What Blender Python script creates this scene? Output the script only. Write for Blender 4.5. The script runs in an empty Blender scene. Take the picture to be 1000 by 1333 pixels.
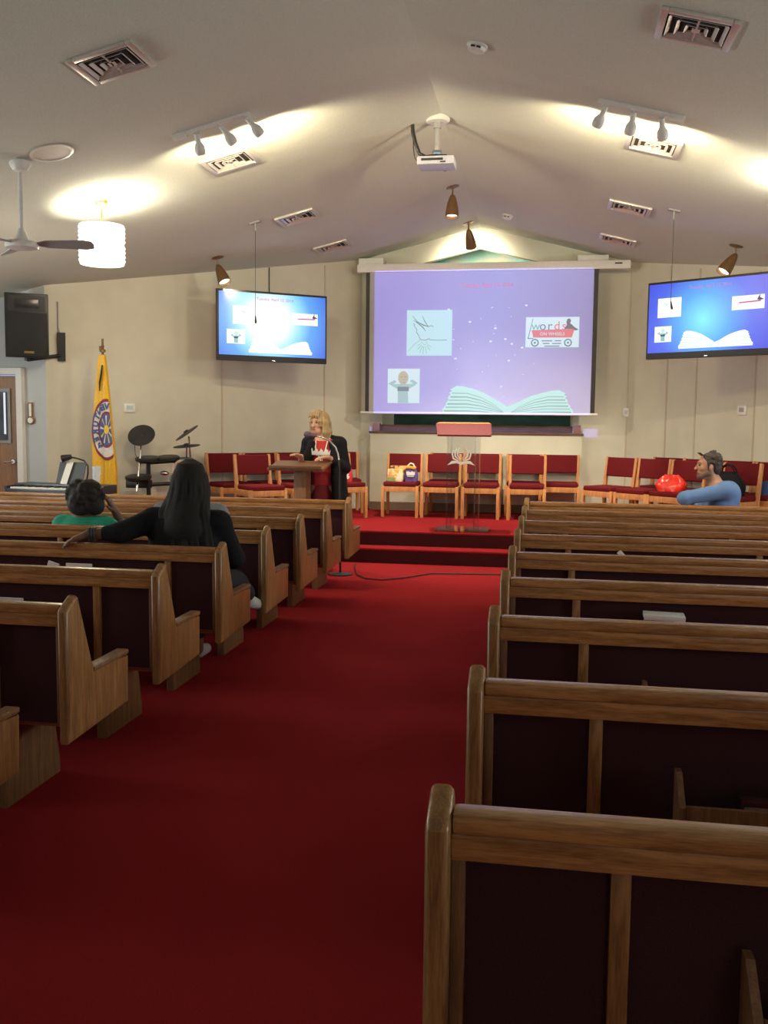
import bpy, bmesh, math, random
import numpy as np
from mathutils import Vector, Matrix, Euler

C = bpy.context.scene.collection
PI = math.pi
random.seed(7)

# ------------------------------------------------------------------ camera
F_PX, YAW, PITCH, ROLL, EYE = 1248.6, .16778, .09131, .01108, 1.60
def cam_axes():
    f = Vector((-math.sin(YAW)*math.cos(PITCH), math.cos(YAW)*math.cos(PITCH), -math.sin(PITCH)))
    r = Vector((math.cos(YAW), math.sin(YAW), 0)); u = r.cross(f)
    c, s = math.cos(ROLL), math.sin(ROLL)
    return c*r + s*u, -s*r + c*u, f
CR, CU, CF = cam_axes()
cd = bpy.data.cameras.new('camera'); cam = bpy.data.objects.new('camera', cd); C.objects.link(cam)
M = Matrix.Identity(4)
for i in range(3):
    M[i][0], M[i][1], M[i][2] = CR[i], CU[i], -CF[i]
M[2][3] = EYE
cam.matrix_world = M
cd.sensor_fit = 'VERTICAL'; cd.sensor_height = 36.0; cd.lens = 36.0*F_PX/1333.0
cd.clip_start = .05; cd.clip_end = 100
bpy.context.scene.camera = cam

def at(px, py, Y):
    """world point on the plane y=Y seen at pixel px,py of the photograph"""
    d = CF*F_PX + CR*(px-500) - CU*(py-666.5)
    return Vector((0, 0, EYE)) + d*(Y/d.y)

# ------------------------------------------------------------------ world, exposure
sc = bpy.context.scene
sc.view_settings.view_transform = 'Standard'; sc.view_settings.look = 'None'
sc.view_settings.gamma = 1; sc.view_settings.use_curve_mapping = False
EXPO = 0.0
sc.view_settings.exposure = EXPO
w = bpy.data.worlds.new('world'); sc.world = w; w.use_nodes = True
w.node_tree.nodes['Background'].inputs[0].default_value = (.55, .68, 1, 1)
w.node_tree.nodes['Background'].inputs[1].default_value = .6

def light(name, kind, loc, power, color=(1, 1, 1), aim=None, **kw):
    ld = bpy.data.lights.new(name, kind); ld.energy = power; ld.color = color
    for k, v in kw.items(): setattr(ld, k, v)
    o = bpy.data.objects.new(name, ld); C.objects.link(o); o.location = loc
    if aim is not None:
        o.rotation_euler = (Vector(aim)-Vector(loc)).to_track_quat('-Z', 'Y').to_euler()
    return o
TRACK_W, B_DOWN, B_MURAL, B_SIDE, PEND_UP, PEND_DN, BEAM_W, PIC = 70, 480, 130, 280, 95, 44, 1130, .95
UP_FILL_W, DAY_IN, REAR_FILL = 61, 15, 17
# added fill at the side windows aimed up to brighten the ceiling, and cooler daylight straight in
WARM = (1, .87, .64)
UP_FILL, DAY = (.93, 1, .88), (.74, .84, 1.0)
for k, y in enumerate((1.6, 4.6, 7.6)):
    for x, s in ((-7.78, 1), (5.72, -1)):
        light('window_blind_light', 'AREA', (x, y, 1.9), UP_FILL_W, UP_FILL, (x+s*5, y, 4.3), shape='RECTANGLE', size=1.1, size_y=1.2)
        light('window_daylight', 'AREA', (x, y, 1.7), DAY_IN*(1 if y > 2.5 else .5), DAY, (x+s*5, y, 1.2), shape='RECTANGLE', size=1.1, size_y=1.3)

light('rear_window_daylight', 'AREA', (1.6, -3.45, 2.0), REAR_FILL, (1, .93, .82), (1.2, 2.0, .8), shape='RECTANGLE', size=1.4, size_y=1.0)  # added fill from behind the camera, brightens the nearest pew backs

# ------------------------------------------------------------------ materials
def lin(c):
    return tuple(((v/255)/12.92 if v/255 <= .04045 else ((v/255+.055)/1.055)**2.4) for v in c)
def nodes(name):
    m = bpy.data.materials.new(name); m.use_nodes = True
    nt = m.node_tree; b = nt.nodes['Principled BSDF']
    return m, nt, b
def plain(name, col, rough=.6, metal=0, noise=.08, scale=40, bump=0, spec=.5, stretch=(1, 1, 1)):
    m, nt, b = nodes(name)
    b.inputs['Roughness'].default_value = rough; b.inputs['Metallic'].default_value = metal
    b.inputs['Specular IOR Level'].default_value = spec
    tc = nt.nodes.new('ShaderNodeTexCoord'); mp = nt.nodes.new('ShaderNodeMapping'); mp.inputs['Scale'].default_value = stretch
    n = nt.nodes.new('ShaderNodeTexNoise'); n.inputs['Scale'].default_value = scale; n.inputs['Detail'].default_value = 4
    nt.links.new(tc.outputs['Object'], mp.inputs[0]); nt.links.new(mp.outputs[0], n.inputs['Vector'])
    r = nt.nodes.new('ShaderNodeValToRGB')
    r.color_ramp.elements[0].position = .3; r.color_ramp.elements[1].position = .7
    r.color_ramp.elements[0].color = (*[max(0, c*(1-noise)) for c in col], 1)
    r.color_ramp.elements[1].color = (*[min(1, c*(1+noise)) for c in col], 1)
    nt.links.new(n.outputs['Fac'], r.inputs[0]); nt.links.new(r.outputs[0], b.inputs['Base Color'])
    if bump:
        bp = nt.nodes.new('ShaderNodeBump'); bp.inputs['Strength'].default_value = bump; bp.inputs['Distance'].default_value = .004
        nt.links.new(n.outputs['Fac'], bp.inputs['Height']); nt.links.new(bp.outputs[0], b.inputs['Normal'])
    return m
def wood(name, dark, light_, axis, rough=.35, scale=9, spec=.5):
    m, nt, b = nodes(name); b.inputs['Roughness'].default_value = rough
    b.inputs['Specular IOR Level'].default_value = spec
    tc = nt.nodes.new('ShaderNodeTexCoord'); mp = nt.nodes.new('ShaderNodeMapping')
    s = [6.0, 6.0, 6.0]; s[axis] = .45; mp.inputs['Scale'].default_value = s
    n = nt.nodes.new('ShaderNodeTexNoise'); n.inputs['Scale'].default_value = scale; n.inputs['Detail'].default_value = 6; n.inputs['Distortion'].default_value = .8
    n2 = nt.nodes.new('ShaderNodeTexNoise'); n2.inputs['Scale'].default_value = scale*6; n2.inputs['Detail'].default_value = 2
    nt.links.new(tc.outputs['Object'], mp.inputs[0]); nt.links.new(mp.outputs[0], n.inputs['Vector']); nt.links.new(mp.outputs[0], n2.inputs['Vector'])
    mx = nt.nodes.new('ShaderNodeMath'); mx.operation = 'MULTIPLY_ADD'; mx.inputs[1].default_value = .35
    nt.links.new(n2.outputs['Fac'], mx.inputs[0]); 
    ml = nt.nodes.new('ShaderNodeMath'); ml.operation = 'MULTIPLY'; ml.inputs[1].default_value = .65
    nt.links.new(n.outputs['Fac'], ml.inputs[0]); nt.links.new(ml.outputs[0], mx.inputs[2])
    r = nt.nodes.new('ShaderNodeValToRGB'); r.color_ramp.elements[0].position = .38; r.color_ramp.elements[1].position = .62
    r.color_ramp.elements[0].color = (*dark, 1); r.color_ramp.elements[1].color = (*light_, 1)
    nt.links.new(mx.outputs[0], r.inputs[0]); nt.links.new(r.outputs[0], b.inputs['Base Color'])
    bp = nt.nodes.new('ShaderNodeBump'); bp.inputs['Strength'].default_value = .08; bp.inputs['Distance'].default_value = .002
    nt.links.new(mx.outputs[0], bp.inputs['Height']); nt.links.new(bp.outputs[0], b.inputs['Normal'])
    return m
def glow(name, srgb, k=1.0):
    m, nt, b = nodes(name)
    b.inputs['Base Color'].default_value = (.02, .02, .02, 1); b.inputs['Roughness'].default_value = .5
    b.inputs['Emission Color'].default_value = (*lin(srgb), 1); b.inputs['Emission Strength'].default_value = k/2**EXPO
    return m

MAT = {}
MAT['wall'] = plain('cream painted wall', (.585, .565, .475), .75, noise=.05, scale=3, bump=0)
MAT['wall_pale'] = plain('pale painted wall', (.47, .49, .52), .75, noise=.04, scale=3)  # cool tint of the daylight put into the door walls' colour
MAT['ceiling'] = plain('textured ceiling', (.60, .63, .57), .95, noise=.07, scale=90, bump=.5, spec=.1)
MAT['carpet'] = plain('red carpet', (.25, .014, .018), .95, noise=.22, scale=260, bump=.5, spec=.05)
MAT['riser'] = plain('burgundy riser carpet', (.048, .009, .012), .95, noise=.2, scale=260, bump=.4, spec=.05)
MAT['trimwhite'] = plain('white trim paint', (.72, .70, .68), .5, noise=.03)
OAKD, OAKL = (.19, .088, .032), (.38, .195, .075)
MAT['oak_x'] = wood('oak along the bench', (.25, .115, .04), (.50, .25, .095), 0, rough=.25)
MAT['oak_z'] = wood('upright oak', OAKD, OAKL, 2, rough=.32)
MAT['oak_dark'] = wood('walnut-stained oak', (.13, .06, .025), (.24, .12, .05), 2, rough=.5)  # darker copy of the pew oak, shade put into its colour
MAT['burgundy'] = plain('burgundy woven fabric', (.055, .022, .026), .95, noise=.25, scale=300, bump=.3, spec=.05)
MAT['redseat'] = plain('red seat fabric', (.40, .018, .025), .9, noise=.2, scale=220, bump=.3, spec=.1)
MAT['chairwood'] = wood('honey beech', (.42, .17, .055), (.62, .29, .11), 2, rough=.4)
MAT['chairred'] = plain('crimson chair fabric', (.125, .011, .015), .9, noise=.2, scale=220, bump=.3, spec=.1)
MAT['black'] = plain('black plastic', (.014, .014, .016), .45, noise=.2)
MAT['blackcloth'] = plain('black cloth', (.010, .010, .013), .9, noise=.3, scale=120, bump=.3, spec=.2)
MAT['white'] = plain('white plastic', (.72, .71, .68), .4, noise=.03)
MAT['whitemetal'] = plain('white enamelled metal', (.70, .68, .65), .35, noise=.04)
MAT['grey'] = plain('grey plastic', (.30, .30, .31), .5, noise=.06)
MAT['chrome'] = plain('chrome', (.75, .76, .78), .18, metal=1, noise=.03)
MAT['bronze'] = plain('brown enamelled metal', (.18, .095, .042), .4, metal=.3, noise=.15, scale=12)
MAT['brass'] = plain('brass', (.62, .42, .12), .3, metal=1, noise=.05)
MAT['darkwood'] = wood('dark walnut', (.07, .03, .015), (.14, .065, .03), 0, rough=.4)
MAT['lecternwood'] = wood('brown lectern wood', (.16, .075, .035), (.27, .13, .06), 2, rough=.45)
MAT['redplush'] = plain('red lectern top', (.17, .02, .022), .5, noise=.1)
MAT['doorwood'] = wood('brown veneer door', (.26, .13, .065), (.36, .19, .10), 2, rough=.45)
MAT['paper'] = plain('white paper', (.80, .79, .76), .8, noise=.03)
MAT['louver'] = plain('vent metal', (.62, .58, .55), .35, metal=.4, noise=.05)
MAT['dark'] = plain('dark hollow', (.03, .028, .026), .9)

def acrylic():
    m, nt, b = nodes('clear acrylic')
    b.inputs['Roughness'].default_value = .06
    out = nt.nodes['Material Output']
    t = nt.nodes.new('ShaderNodeBsdfTransparent'); t.inputs[0].default_value = (.93, .94, .95, 1)
    g = nt.nodes.new('ShaderNodeBsdfGlossy'); g.inputs['Roughness'].default_value = .12
    n = nt.nodes.new('ShaderNodeTexNoise'); n.inputs['Scale'].default_value = 6
    fr = nt.nodes.new('ShaderNodeFresnel'); fr.inputs[0].default_value = 1.45
    ad = nt.nodes.new('ShaderNodeMath'); ad.operation = 'MULTIPLY_ADD'; ad.inputs[1].default_value = .06
    nt.links.new(n.outputs['Fac'], ad.inputs[0]); nt.links.new(fr.outputs[0], ad.inputs[2])
    mx = nt.nodes.new('ShaderNodeMixShader')
    nt.links.new(ad.outputs[0], mx.inputs[0]); nt.links.new(t.outputs[0], mx.inputs[1]); nt.links.new(g.outputs[0], mx.inputs[2])
    nt.links.new(mx.outputs[0], out.inputs[0])
    return m
MAT['acrylic'] = acrylic()

# ------------------------------------------------------------------ mesh helpers
class MB:
    def __init__(s): s.bm = bmesh.new()
    def box(s, c, size, rot=None, bevel=0, seg=2, mi=0):
        T = Matrix.Translation(c) @ (rot.to_4x4() if rot is not None else Matrix.Identity(4)) @ Matrix.Diagonal((*size, 1))
        g = bmesh.ops.create_cube(s.bm, size=1, matrix=T)
        if bevel:
            es = list({e for v in g['verts'] for e in v.link_edges})
            r = bmesh.ops.bevel(s.bm, geom=es, offset=bevel, segments=seg, profile=.6, affect='EDGES')
        elif mi:
            for f in {f for v in g['verts'] for f in v.link_faces}: f.material_index = mi
        return s
    def tube(s, pts, r, n=10, mi=0, closed=False):
        pts = [Vector(p) for p in pts]; rr = r if isinstance(r, (list, tuple)) else [r]*len(pts)
        t0 = (pts[1]-pts[0]).normalized(); nrm = t0.orthogonal().normalized(); rings = []
        for i, p in enumerate(pts):
            t = (pts[min(i+1, len(pts)-1)]-pts[max(i-1, 0)])
            t = t.normalized() if t.length > 1e-9 else t0
            nrm = (nrm - t*nrm.dot(t)).normalized(); b = t.cross(nrm)
            rings.append([s.bm.verts.new(p + (nrm*math.cos(a)+b*math.sin(a))*rr[i]) for a in (2*PI*k/n for k in range(n))])
        for a, b in zip(rings, rings[1:]):
            for k in range(n):
                f = s.bm.faces.new((a[k], a[(k+1) % n], b[(k+1) % n], b[k])); f.material_index = mi
        f = s.bm.faces.new(rings[0][::-1]); f.material_index = mi
        f = s.bm.faces.new(rings[-1]); f.material_index = mi
        return s
    def lathe(s, prof, T=None, n=24, mi=0):
        T = T or Matrix.Identity(4); rings = []
        for r, z in prof:
            if r < 1e-6: rings.append([s.bm.verts.new(T @ Vector((0, 0, z)))])
            else: rings.append([s.bm.verts.new(T @ Vector((r*math.cos(2*PI*k/n), r*math.sin(2*PI*k/n), z))) for k in range(n)])
        for a, b in zip(rings, rings[1:]):
            for k in range(n):
                vs = [a[k % len(a)], a[(k+1) % len(a)], b[(k+1) % len(b)], b[k % len(b)]]
                u = []
                for v in vs:
                    if v not in u: u.append(v)
                if len(u) > 2:
                    f = s.bm.faces.new(u); f.material_index = mi
        return s
    def prism(s, poly, d, T=None, mi=0):
        """polygon (x,y) extruded from z=0 to z=d, then moved by T"""
        T = T or Matrix.Identity(4)
        a = [s.bm.verts.new(T @ Vector((x, y, 0))) for x, y in poly]
        b = [s.bm.verts.new(T @ Vector((x, y, d))) for x, y in poly]
        fs = [s.bm.faces.new(a[::-1]), s.bm.faces.new(b)]
        n = len(poly)
        for k in range(n): fs.append(s.bm.faces.new((a[k], a[(k+1) % n], b[(k+1) % n], b[k])))
        for f in fs: f.material_index = mi
        return s
    def ball(s, c, r, rot=None, u=16, v=10):
        r = r if isinstance(r, (tuple, list)) else (r, r, r)
        T = Matrix.Translation(c) @ (rot.to_4x4() if rot is not None else Matrix.Identity(4)) @ Matrix.Diagonal((*r, 1))
        bmesh.ops.create_uvsphere(s.bm, u_segments=u, v_segments=v, radius=1, matrix=T); return s
    def text(s, body, size, T, depth=.002, mi=0, align='CENTER', weight=0):
        cu = bpy.data.curves.new('lettering', 'FONT'); cu.body = body; cu.size = size; cu.align_x = align; cu.align_y = 'CENTER'; cu.extrude = depth; cu.resolution_u = 3; cu.offset = weight
        o = bpy.data.objects.new('lettering', cu); me = o.to_mesh()
        vs = [s.bm.verts.new(T @ v.co) for v in me.vertices]
        for p in me.polygons:
            try:
                f = s.bm.faces.new([vs[i] for i in p.vertices]); f.material_index = mi
            except ValueError: pass
        o.to_mesh_clear(); bpy.data.objects.remove(o); bpy.data.curves.remove(cu); return s
    def build(s, name, mat, parent=None, loc=None, smooth=True, label=None):
        bmesh.ops.recalc_face_normals(s.bm, faces=s.bm.faces)
        me = bpy.data.meshes.new(name); s.bm.to_mesh(me); s.bm.free()
        for m in (mat if isinstance(mat, (list, tuple)) else [mat]): me.materials.append(MAT[m] if isinstance(m, str) else m)
        if smooth:
            me.polygons.foreach_set('use_smooth', [True]*len(me.polygons)); me.set_sharp_from_angle(angle=math.radians(38))
        o = bpy.data.objects.new(name, me); C.objects.link(o)
        if parent is not None: o.parent = parent
        if loc is not None: o.location = loc
        if label: o['label'] = label
        return o
def tag(o, label, cat, group=None):
    o['label'] = label; o['category'] = cat
    if group: o['group'] = group
    return o
def thing(name, label, cat, loc=(0, 0, 0), rz=0, group=None):
    o = bpy.data.objects.new(name, None); C.objects.link(o); o.empty_display_size = .1
    o.location = loc; o.rotation_euler = (0, 0, rz); return tag(o, label, cat, group)
def struct(o): o['kind'] = 'structure'; return o
def dup(o, parent=None):
    c = o.copy(); C.objects.link(c)
    if parent is not None: c.parent = parent
    for ch in list(o.children): dup(ch, c)
    return c
def rel(pts, base): return [Vector(p)-Vector(base) for p in pts]
RX90 = Matrix.Rotation(PI/2, 4, 'X')          # xy polygon -> xz plane, extrusion towards -y

# ------------------------------------------------------------------ the room
RIDGE, RZ_, SL = -1.03, 4.43, .25
def cz(x): return RZ_ - SL*abs(x-RIDGE)
XL, XRW, YB, YF = -7.9, 5.84, -3.6, 15.4
SY = 10.85; STY = 11.15; SH = .34
struct(MB().box(((XL+XRW)/2, (YB+YF)/2, -.05), (XRW-XL+.4, YF-YB+.4, .1)).build('floor', 'carpet', smooth=False))
for side, (xa, xb) in {'left': (XL-.1, RIDGE), 'right': (RIDGE, XRW+.1)}.items():
    poly = [(xa, cz(xa)), (xb, cz(xb)), (xb, cz(xb)+.1), (xa, cz(xa)+.1)]
    struct(MB().prism(poly, YF-YB+.4, Matrix.Translation((0, YF+.2, 0)) @ RX90).build('ceiling_'+side, 'ceiling', smooth=False))
def wall_run(name, p, q, mat='wall', thick=.1, z0=0, ztop=None, flip=False):
    """wall from p to q (plan points) whose top follows the ceiling; thickness outwards"""
    p, q = Vector(p), Vector(q); d = (q-p); n = Vector((-d.y, d.x)).normalized()*(thick if not flip else -thick)
    bm = MB(); L = []
    xs = [0, 1]
    if (p.x-RIDGE)*(q.x-RIDGE) < 0: xs = [0, (RIDGE-p.x)/(q.x-p.x), 1]
    cols = []
    for t in xs:
        a = p + d*t; zt = cz(a.x)+.03 if ztop is None else ztop
        b = a + n
        cols.append([bm.bm.verts.new((a.x, a.y, z0)), bm.bm.verts.new((a.x, a.y, zt)), bm.bm.verts.new((b.x, b.y, zt)), bm.bm.verts.new((b.x, b.y, z0))])
    for u, v in zip(cols, cols[1:]):
        for k in range(4): bm.bm.faces.new((u[k], u[(k+1) % 4], v[(k+1) % 4], v[k]))
    bm.bm.faces.new(cols[0]); bm.bm.faces.new(cols[-1][::-1])
    return struct(bm.build(name, mat, smooth=False))
FLX, FRX, WY = -2.75, 1.10, 14.1
SLX, SLY, SRX, SRY = -5.95, 10.75, 3.88, 10.75
wall_run('wall_front_left', (SLX, SLY), (FLX, WY))
wall_run('wall_front_right', (FRX, WY), (SRX, SRY))
# front wall round the gabled opening of the baptistry
OX0, OX1, OZ = -2.43, .34, 1.47
def open_top(x): return cz(x)-.29
fw = MB(); TW = Matrix.Translation((0, WY+.12, 0)) @ RX90
fw.prism([(FLX, 0), (OX0, 0), (OX0, cz(OX0)+.02), (FLX, cz(FLX)+.02)], .12, TW)
fw.prism([(OX1, 0), (FRX, 0), (FRX, cz(FRX)+.02), (OX1, cz(OX1)+.02)], .12, TW)
fw.prism([(OX0, 0), (OX1, 0), (OX1, OZ), (OX0, OZ)], .12, TW)
fw.prism([(OX0, open_top(OX0)), (RIDGE, open_top(RIDGE)), (OX1, open_top(OX1)), (OX1, cz(OX1)+.02), (RIDGE, cz(RIDGE)+.02), (OX0, cz(OX0)+.02)], .12, TW)
struct(fw.build('wall_front', 'wall', smooth=False))
# alcove behind it, its far wall painted
def mural():
    m, nt, b = nodes('painted river and sky mural'); b.inputs['Roughness'].default_value = .7
    tc = nt.nodes.new('ShaderNodeTexCoord'); sp = nt.nodes.new('ShaderNodeSeparateXYZ'); nt.links.new(tc.outputs['Object'], sp.inputs[0])
    n = nt.nodes.new('ShaderNodeTexNoise'); n.inputs['Scale'].default_value = 2.2; n.inputs['Detail'].default_value = 5
    mp = nt.nodes.new('ShaderNodeMapping'); mp.inputs['Scale'].default_value = (1, 1, 2.6)
    nt.links.new(tc.outputs['Object'], mp.inputs[0]); nt.links.new(mp.outputs[0], n.inputs['Vector'])
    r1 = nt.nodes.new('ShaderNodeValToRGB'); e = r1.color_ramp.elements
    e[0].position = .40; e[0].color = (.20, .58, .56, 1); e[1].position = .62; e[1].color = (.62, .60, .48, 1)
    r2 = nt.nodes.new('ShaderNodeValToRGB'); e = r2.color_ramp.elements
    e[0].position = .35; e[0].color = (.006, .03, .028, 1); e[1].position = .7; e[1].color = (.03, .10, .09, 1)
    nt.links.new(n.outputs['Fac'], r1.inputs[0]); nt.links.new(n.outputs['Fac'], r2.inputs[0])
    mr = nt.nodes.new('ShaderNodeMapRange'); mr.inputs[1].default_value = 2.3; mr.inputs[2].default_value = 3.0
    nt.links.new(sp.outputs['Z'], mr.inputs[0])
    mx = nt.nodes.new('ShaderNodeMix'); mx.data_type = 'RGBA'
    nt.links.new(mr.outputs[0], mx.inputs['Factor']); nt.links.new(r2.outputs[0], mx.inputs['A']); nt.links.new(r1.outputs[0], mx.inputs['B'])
    nt.links.new(mx.outputs['Result'], b.inputs['Base Color']); return m
MAT['mural'] = mural()
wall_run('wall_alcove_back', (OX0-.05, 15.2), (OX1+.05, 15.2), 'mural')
wall_run('wall_alcove_left', (OX0, WY+.12), (OX0, 15.2))
wall_run('wall_alcove_right', (OX1, 15.2), (OX1, WY+.12))
wall_run('wall_door_left', (XL, SLY), (-7.22, SLY), 'wall_pale')
wall_run('wall_door_jamb', (-6.28, SLY), (SLX, SLY), 'wall_pale')
wall_run('wall_door_head', (-7.22, SLY), (-6.28, SLY), 'wall_pale', z0=2.15)
wall_run('wall_door_right', (SRX, SRY), (XRW, SRY), 'wall_pale')
# side walls with three windows each, rear wall
def side_wall(name, x, out):
    segs = MB(); ys = [YB]
    for y in (1.6, 4.6, 7.6): ys += [y-.6, y+.6]
    ys.append(SLY)
    zt = cz(x)+.03
    for i in range(0, len(ys)-1):
        a, b = ys[i], ys[i+1]
        if i % 2 == 0: segs.box((x+out*.06, (a+b)/2, zt/2), (.12, b-a, zt))
        else:
            segs.box((x+out*.06, (a+b)/2, .5), (.12, b-a, 1.0)); segs.box((x+out*.06, (a+b)/2, (2.5+zt)/2), (.12, b-a, zt-2.5))
    struct(segs.build(name, 'wall', smooth=False))
side_wall('wall_left', XL, -1); side_wall('wall_right', XRW, 1)
wn = 1
for x, out in ((XL, -1), (XRW, 1)):
    for y in (1.6, 4.6, 7.6):
        m = MB()
        for s in (-1, 1):
            m.box((x+out*.05, y+s*.575, 1.75), (.09, .05, 1.5)); m.box((x+out*.05, y, 1.75+s*.725), (.09, 1.1, .05))
        m.box((x+out*.05, y, 1.75), (.05, 1.1, .035))
        o = struct(m.build('window_%d' % wn, 'trimwhite', smooth=False))
        MB().box((x+out*.09, y, 1.75), (.01, 1.1, 1.4)).build('pane', plain('frosted daylight pane', (.7, .75, .8), .4), o, smooth=False)
        wn += 1
wall_run('wall_back', (XRW+.1, YB), (XL-.1, YB))
m = MB()
for s_ in (-1, 1): m.box((1.6+s_*.75, YB+.03, 2.0), (.06, .06, 1.16)); m.box((1.6, YB+.03, 2.0+s_*.55), (1.5, .06, .06))
o = struct(m.build('window_7', 'trimwhite', smooth=False)); MB().box((1.6, YB+.02, 2.0), (1.44, .01, 1.04)).build('pane', plain('rear daylight pane', (.7, .75, .8), .4), o, smooth=False)  # unseen window added to go with the rear fill light
# stage: lower step and platform
def splay_x(y, left): return SLX+(y-SLY)*(FLX-SLX)/(WY-SLY) if left else SRX+(y-SRY)*(FRX-SRX)/(WY-SRY)
stp = MB(); stp.prism([(splay_x(SY, 1)+.02, SY), (splay_x(SY, 0)-.02, SY), (splay_x(STY, 0)-.02, STY), (splay_x(STY, 1)+.02, STY)], .17)
struct(stp.build('floor_lower_step', 'carpet', smooth=False))
stg = MB(); stg.prism([(splay_x(STY, 1)+.02, STY), (splay_x(STY, 0)-.02, STY), (FRX-.01, WY-.01), (FLX+.01, WY-.01)], SH)
struct(stg.build('floor_stage', 'carpet', smooth=False))
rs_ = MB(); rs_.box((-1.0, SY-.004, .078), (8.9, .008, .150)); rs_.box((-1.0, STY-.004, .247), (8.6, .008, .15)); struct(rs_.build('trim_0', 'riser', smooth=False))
nos = MB(); nos.box(((-5.5+3.5)/2, SY, .158), (8.9, .03, .024), bevel=.01); nos.box((-1.0, STY, SH-.012), (8.6, .03, .024), bevel=.01)
struct(nos.build('trim_1', 'carpet'))
# low panelled wall in front of the baptistry with a wooden sill
lw = MB(); lw.box(((-2.58+.48)/2, WY-.075, (SH+OZ)/2), (3.06, .15, OZ-SH)); struct(lw.build('wall_baptistry_front', 'wall', smooth=False))
struct(MB().box((-1.05, WY-.075, OZ+.012), (3.1, .19, .03), bevel=.006).build('trim_2', 'darkwood'))
m = MB(); m.box((-1.05, WY+.02, OZ+.075), (2.8, .04, .10)); struct(m.build('trim_3', 'darkwood', smooth=False))
m = MB()
for x in (-2.50, .41): m.box((x, WY-.06, OZ+.085), (.10, .12, .12), bevel=.004)
struct(m.build('trim_4', 'lecternwood'))
m = MB(); m.box((-1.05, WY-.16, SH+.06), (3.06, .02, .12)); struct(m.build('baseboard_front', plain('brown cove base', (.20, .13, .09), .6), smooth=False))
# thin seams and battens on the panelled walls
def on_splay(px, py, left, off=.0):
    d = CF*F_PX + CR*(px-500) - CU*(py-666.5)
    if left: n = Vector((WY-SLY, -(FLX-SLX), 0)).normalized(); p0 = Vector((FLX, WY, EYE))
    else: n = Vector((-(SRY-WY), SRX-FRX, 0)).normalized(); p0 = Vector((FRX, WY, EYE)); n = -n
    if n.y > 0: n = -n
    o = Vector((0, 0, EYE)); t = (p0-o).dot(n)/d.dot(n); return o+d*t+n*off, n
seam = plain('seam strip', (.50, .42, .32), .7)
k = 5
for px, left, z0, z1 in ((289, 1, SH, 3.45), (422, 1, SH, 3.85), (867, 0, SH, 3.75), (905, 0, SH, 3.65), (982, 0, SH, 3.5)):
    p, n = on_splay(px, 540, left, .004); a = math.atan2(n.y, n.x)
    struct(MB().box((p.x, p.y, (z0+z1)/2), (.008, .022, z1-z0), Matrix.Rotation(a, 3, 'Z')).build('trim_%d' % k, seam, smooth=False)); k += 1
for px in (820, 838):
    p = at(px, 450, WY); struct(MB().box((p.x, WY-.006, 2.1), (.03, .012, 3.5)).build('trim_%d' % k, seam, smooth=False)); k += 1
p = at(462, 572, WY); struct(MB().box((p.x-.02, WY-.005, p.z), (.32, .01, .02)).build('trim_%d' % k, seam, smooth=False)); k += 1
# door with a small window, left end
dr = MB(); dr.box((-6.75, SLY+.05, 1.065), (.90, .045, 2.13))
door = struct(dr.build('door_1', 'doorwood', smooth=False))
m = MB()
for x in (-7.235, -6.265): m.box((x, SLY-.012, 1.075), (.075, .13, 2.15))
m.box((-6.75, SLY-.012, 2.185), (1.045, .13, .075)); struct(m.build('trim_%d' % k, 'trimwhite', smooth=False)); k += 1
m = MB(); m.box((-6.60, SLY+.02, 1.65), (.34, .03, .66)); m.build('window_frame', 'grey', door, smooth=False)
m = MB(); m.box((-6.60, SLY+.0, 1.65), (.26, .03, .58)); m.build('pane', plain('dark glass', (.09, .11, .15), .08, noise=.5, scale=3), door, smooth=False)
m = MB(); m.box((-6.487, SLY-.018, 1.68), (.022, .01, .50)); m.build('daylight_gap', glow('daylight past the blind', (235, 240, 250), .9), door, smooth=False)
m = MB(); m.tube([(-6.37, SLY+.03, 1.10), (-6.37, SLY-.06, 1.10)], .025, 12); m.tube([(-6.37, SLY-.06, 1.10), (-6.48, SLY-.065, 1.09)], .011, 8)
m.build('door_handle', 'chrome', door)

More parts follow.
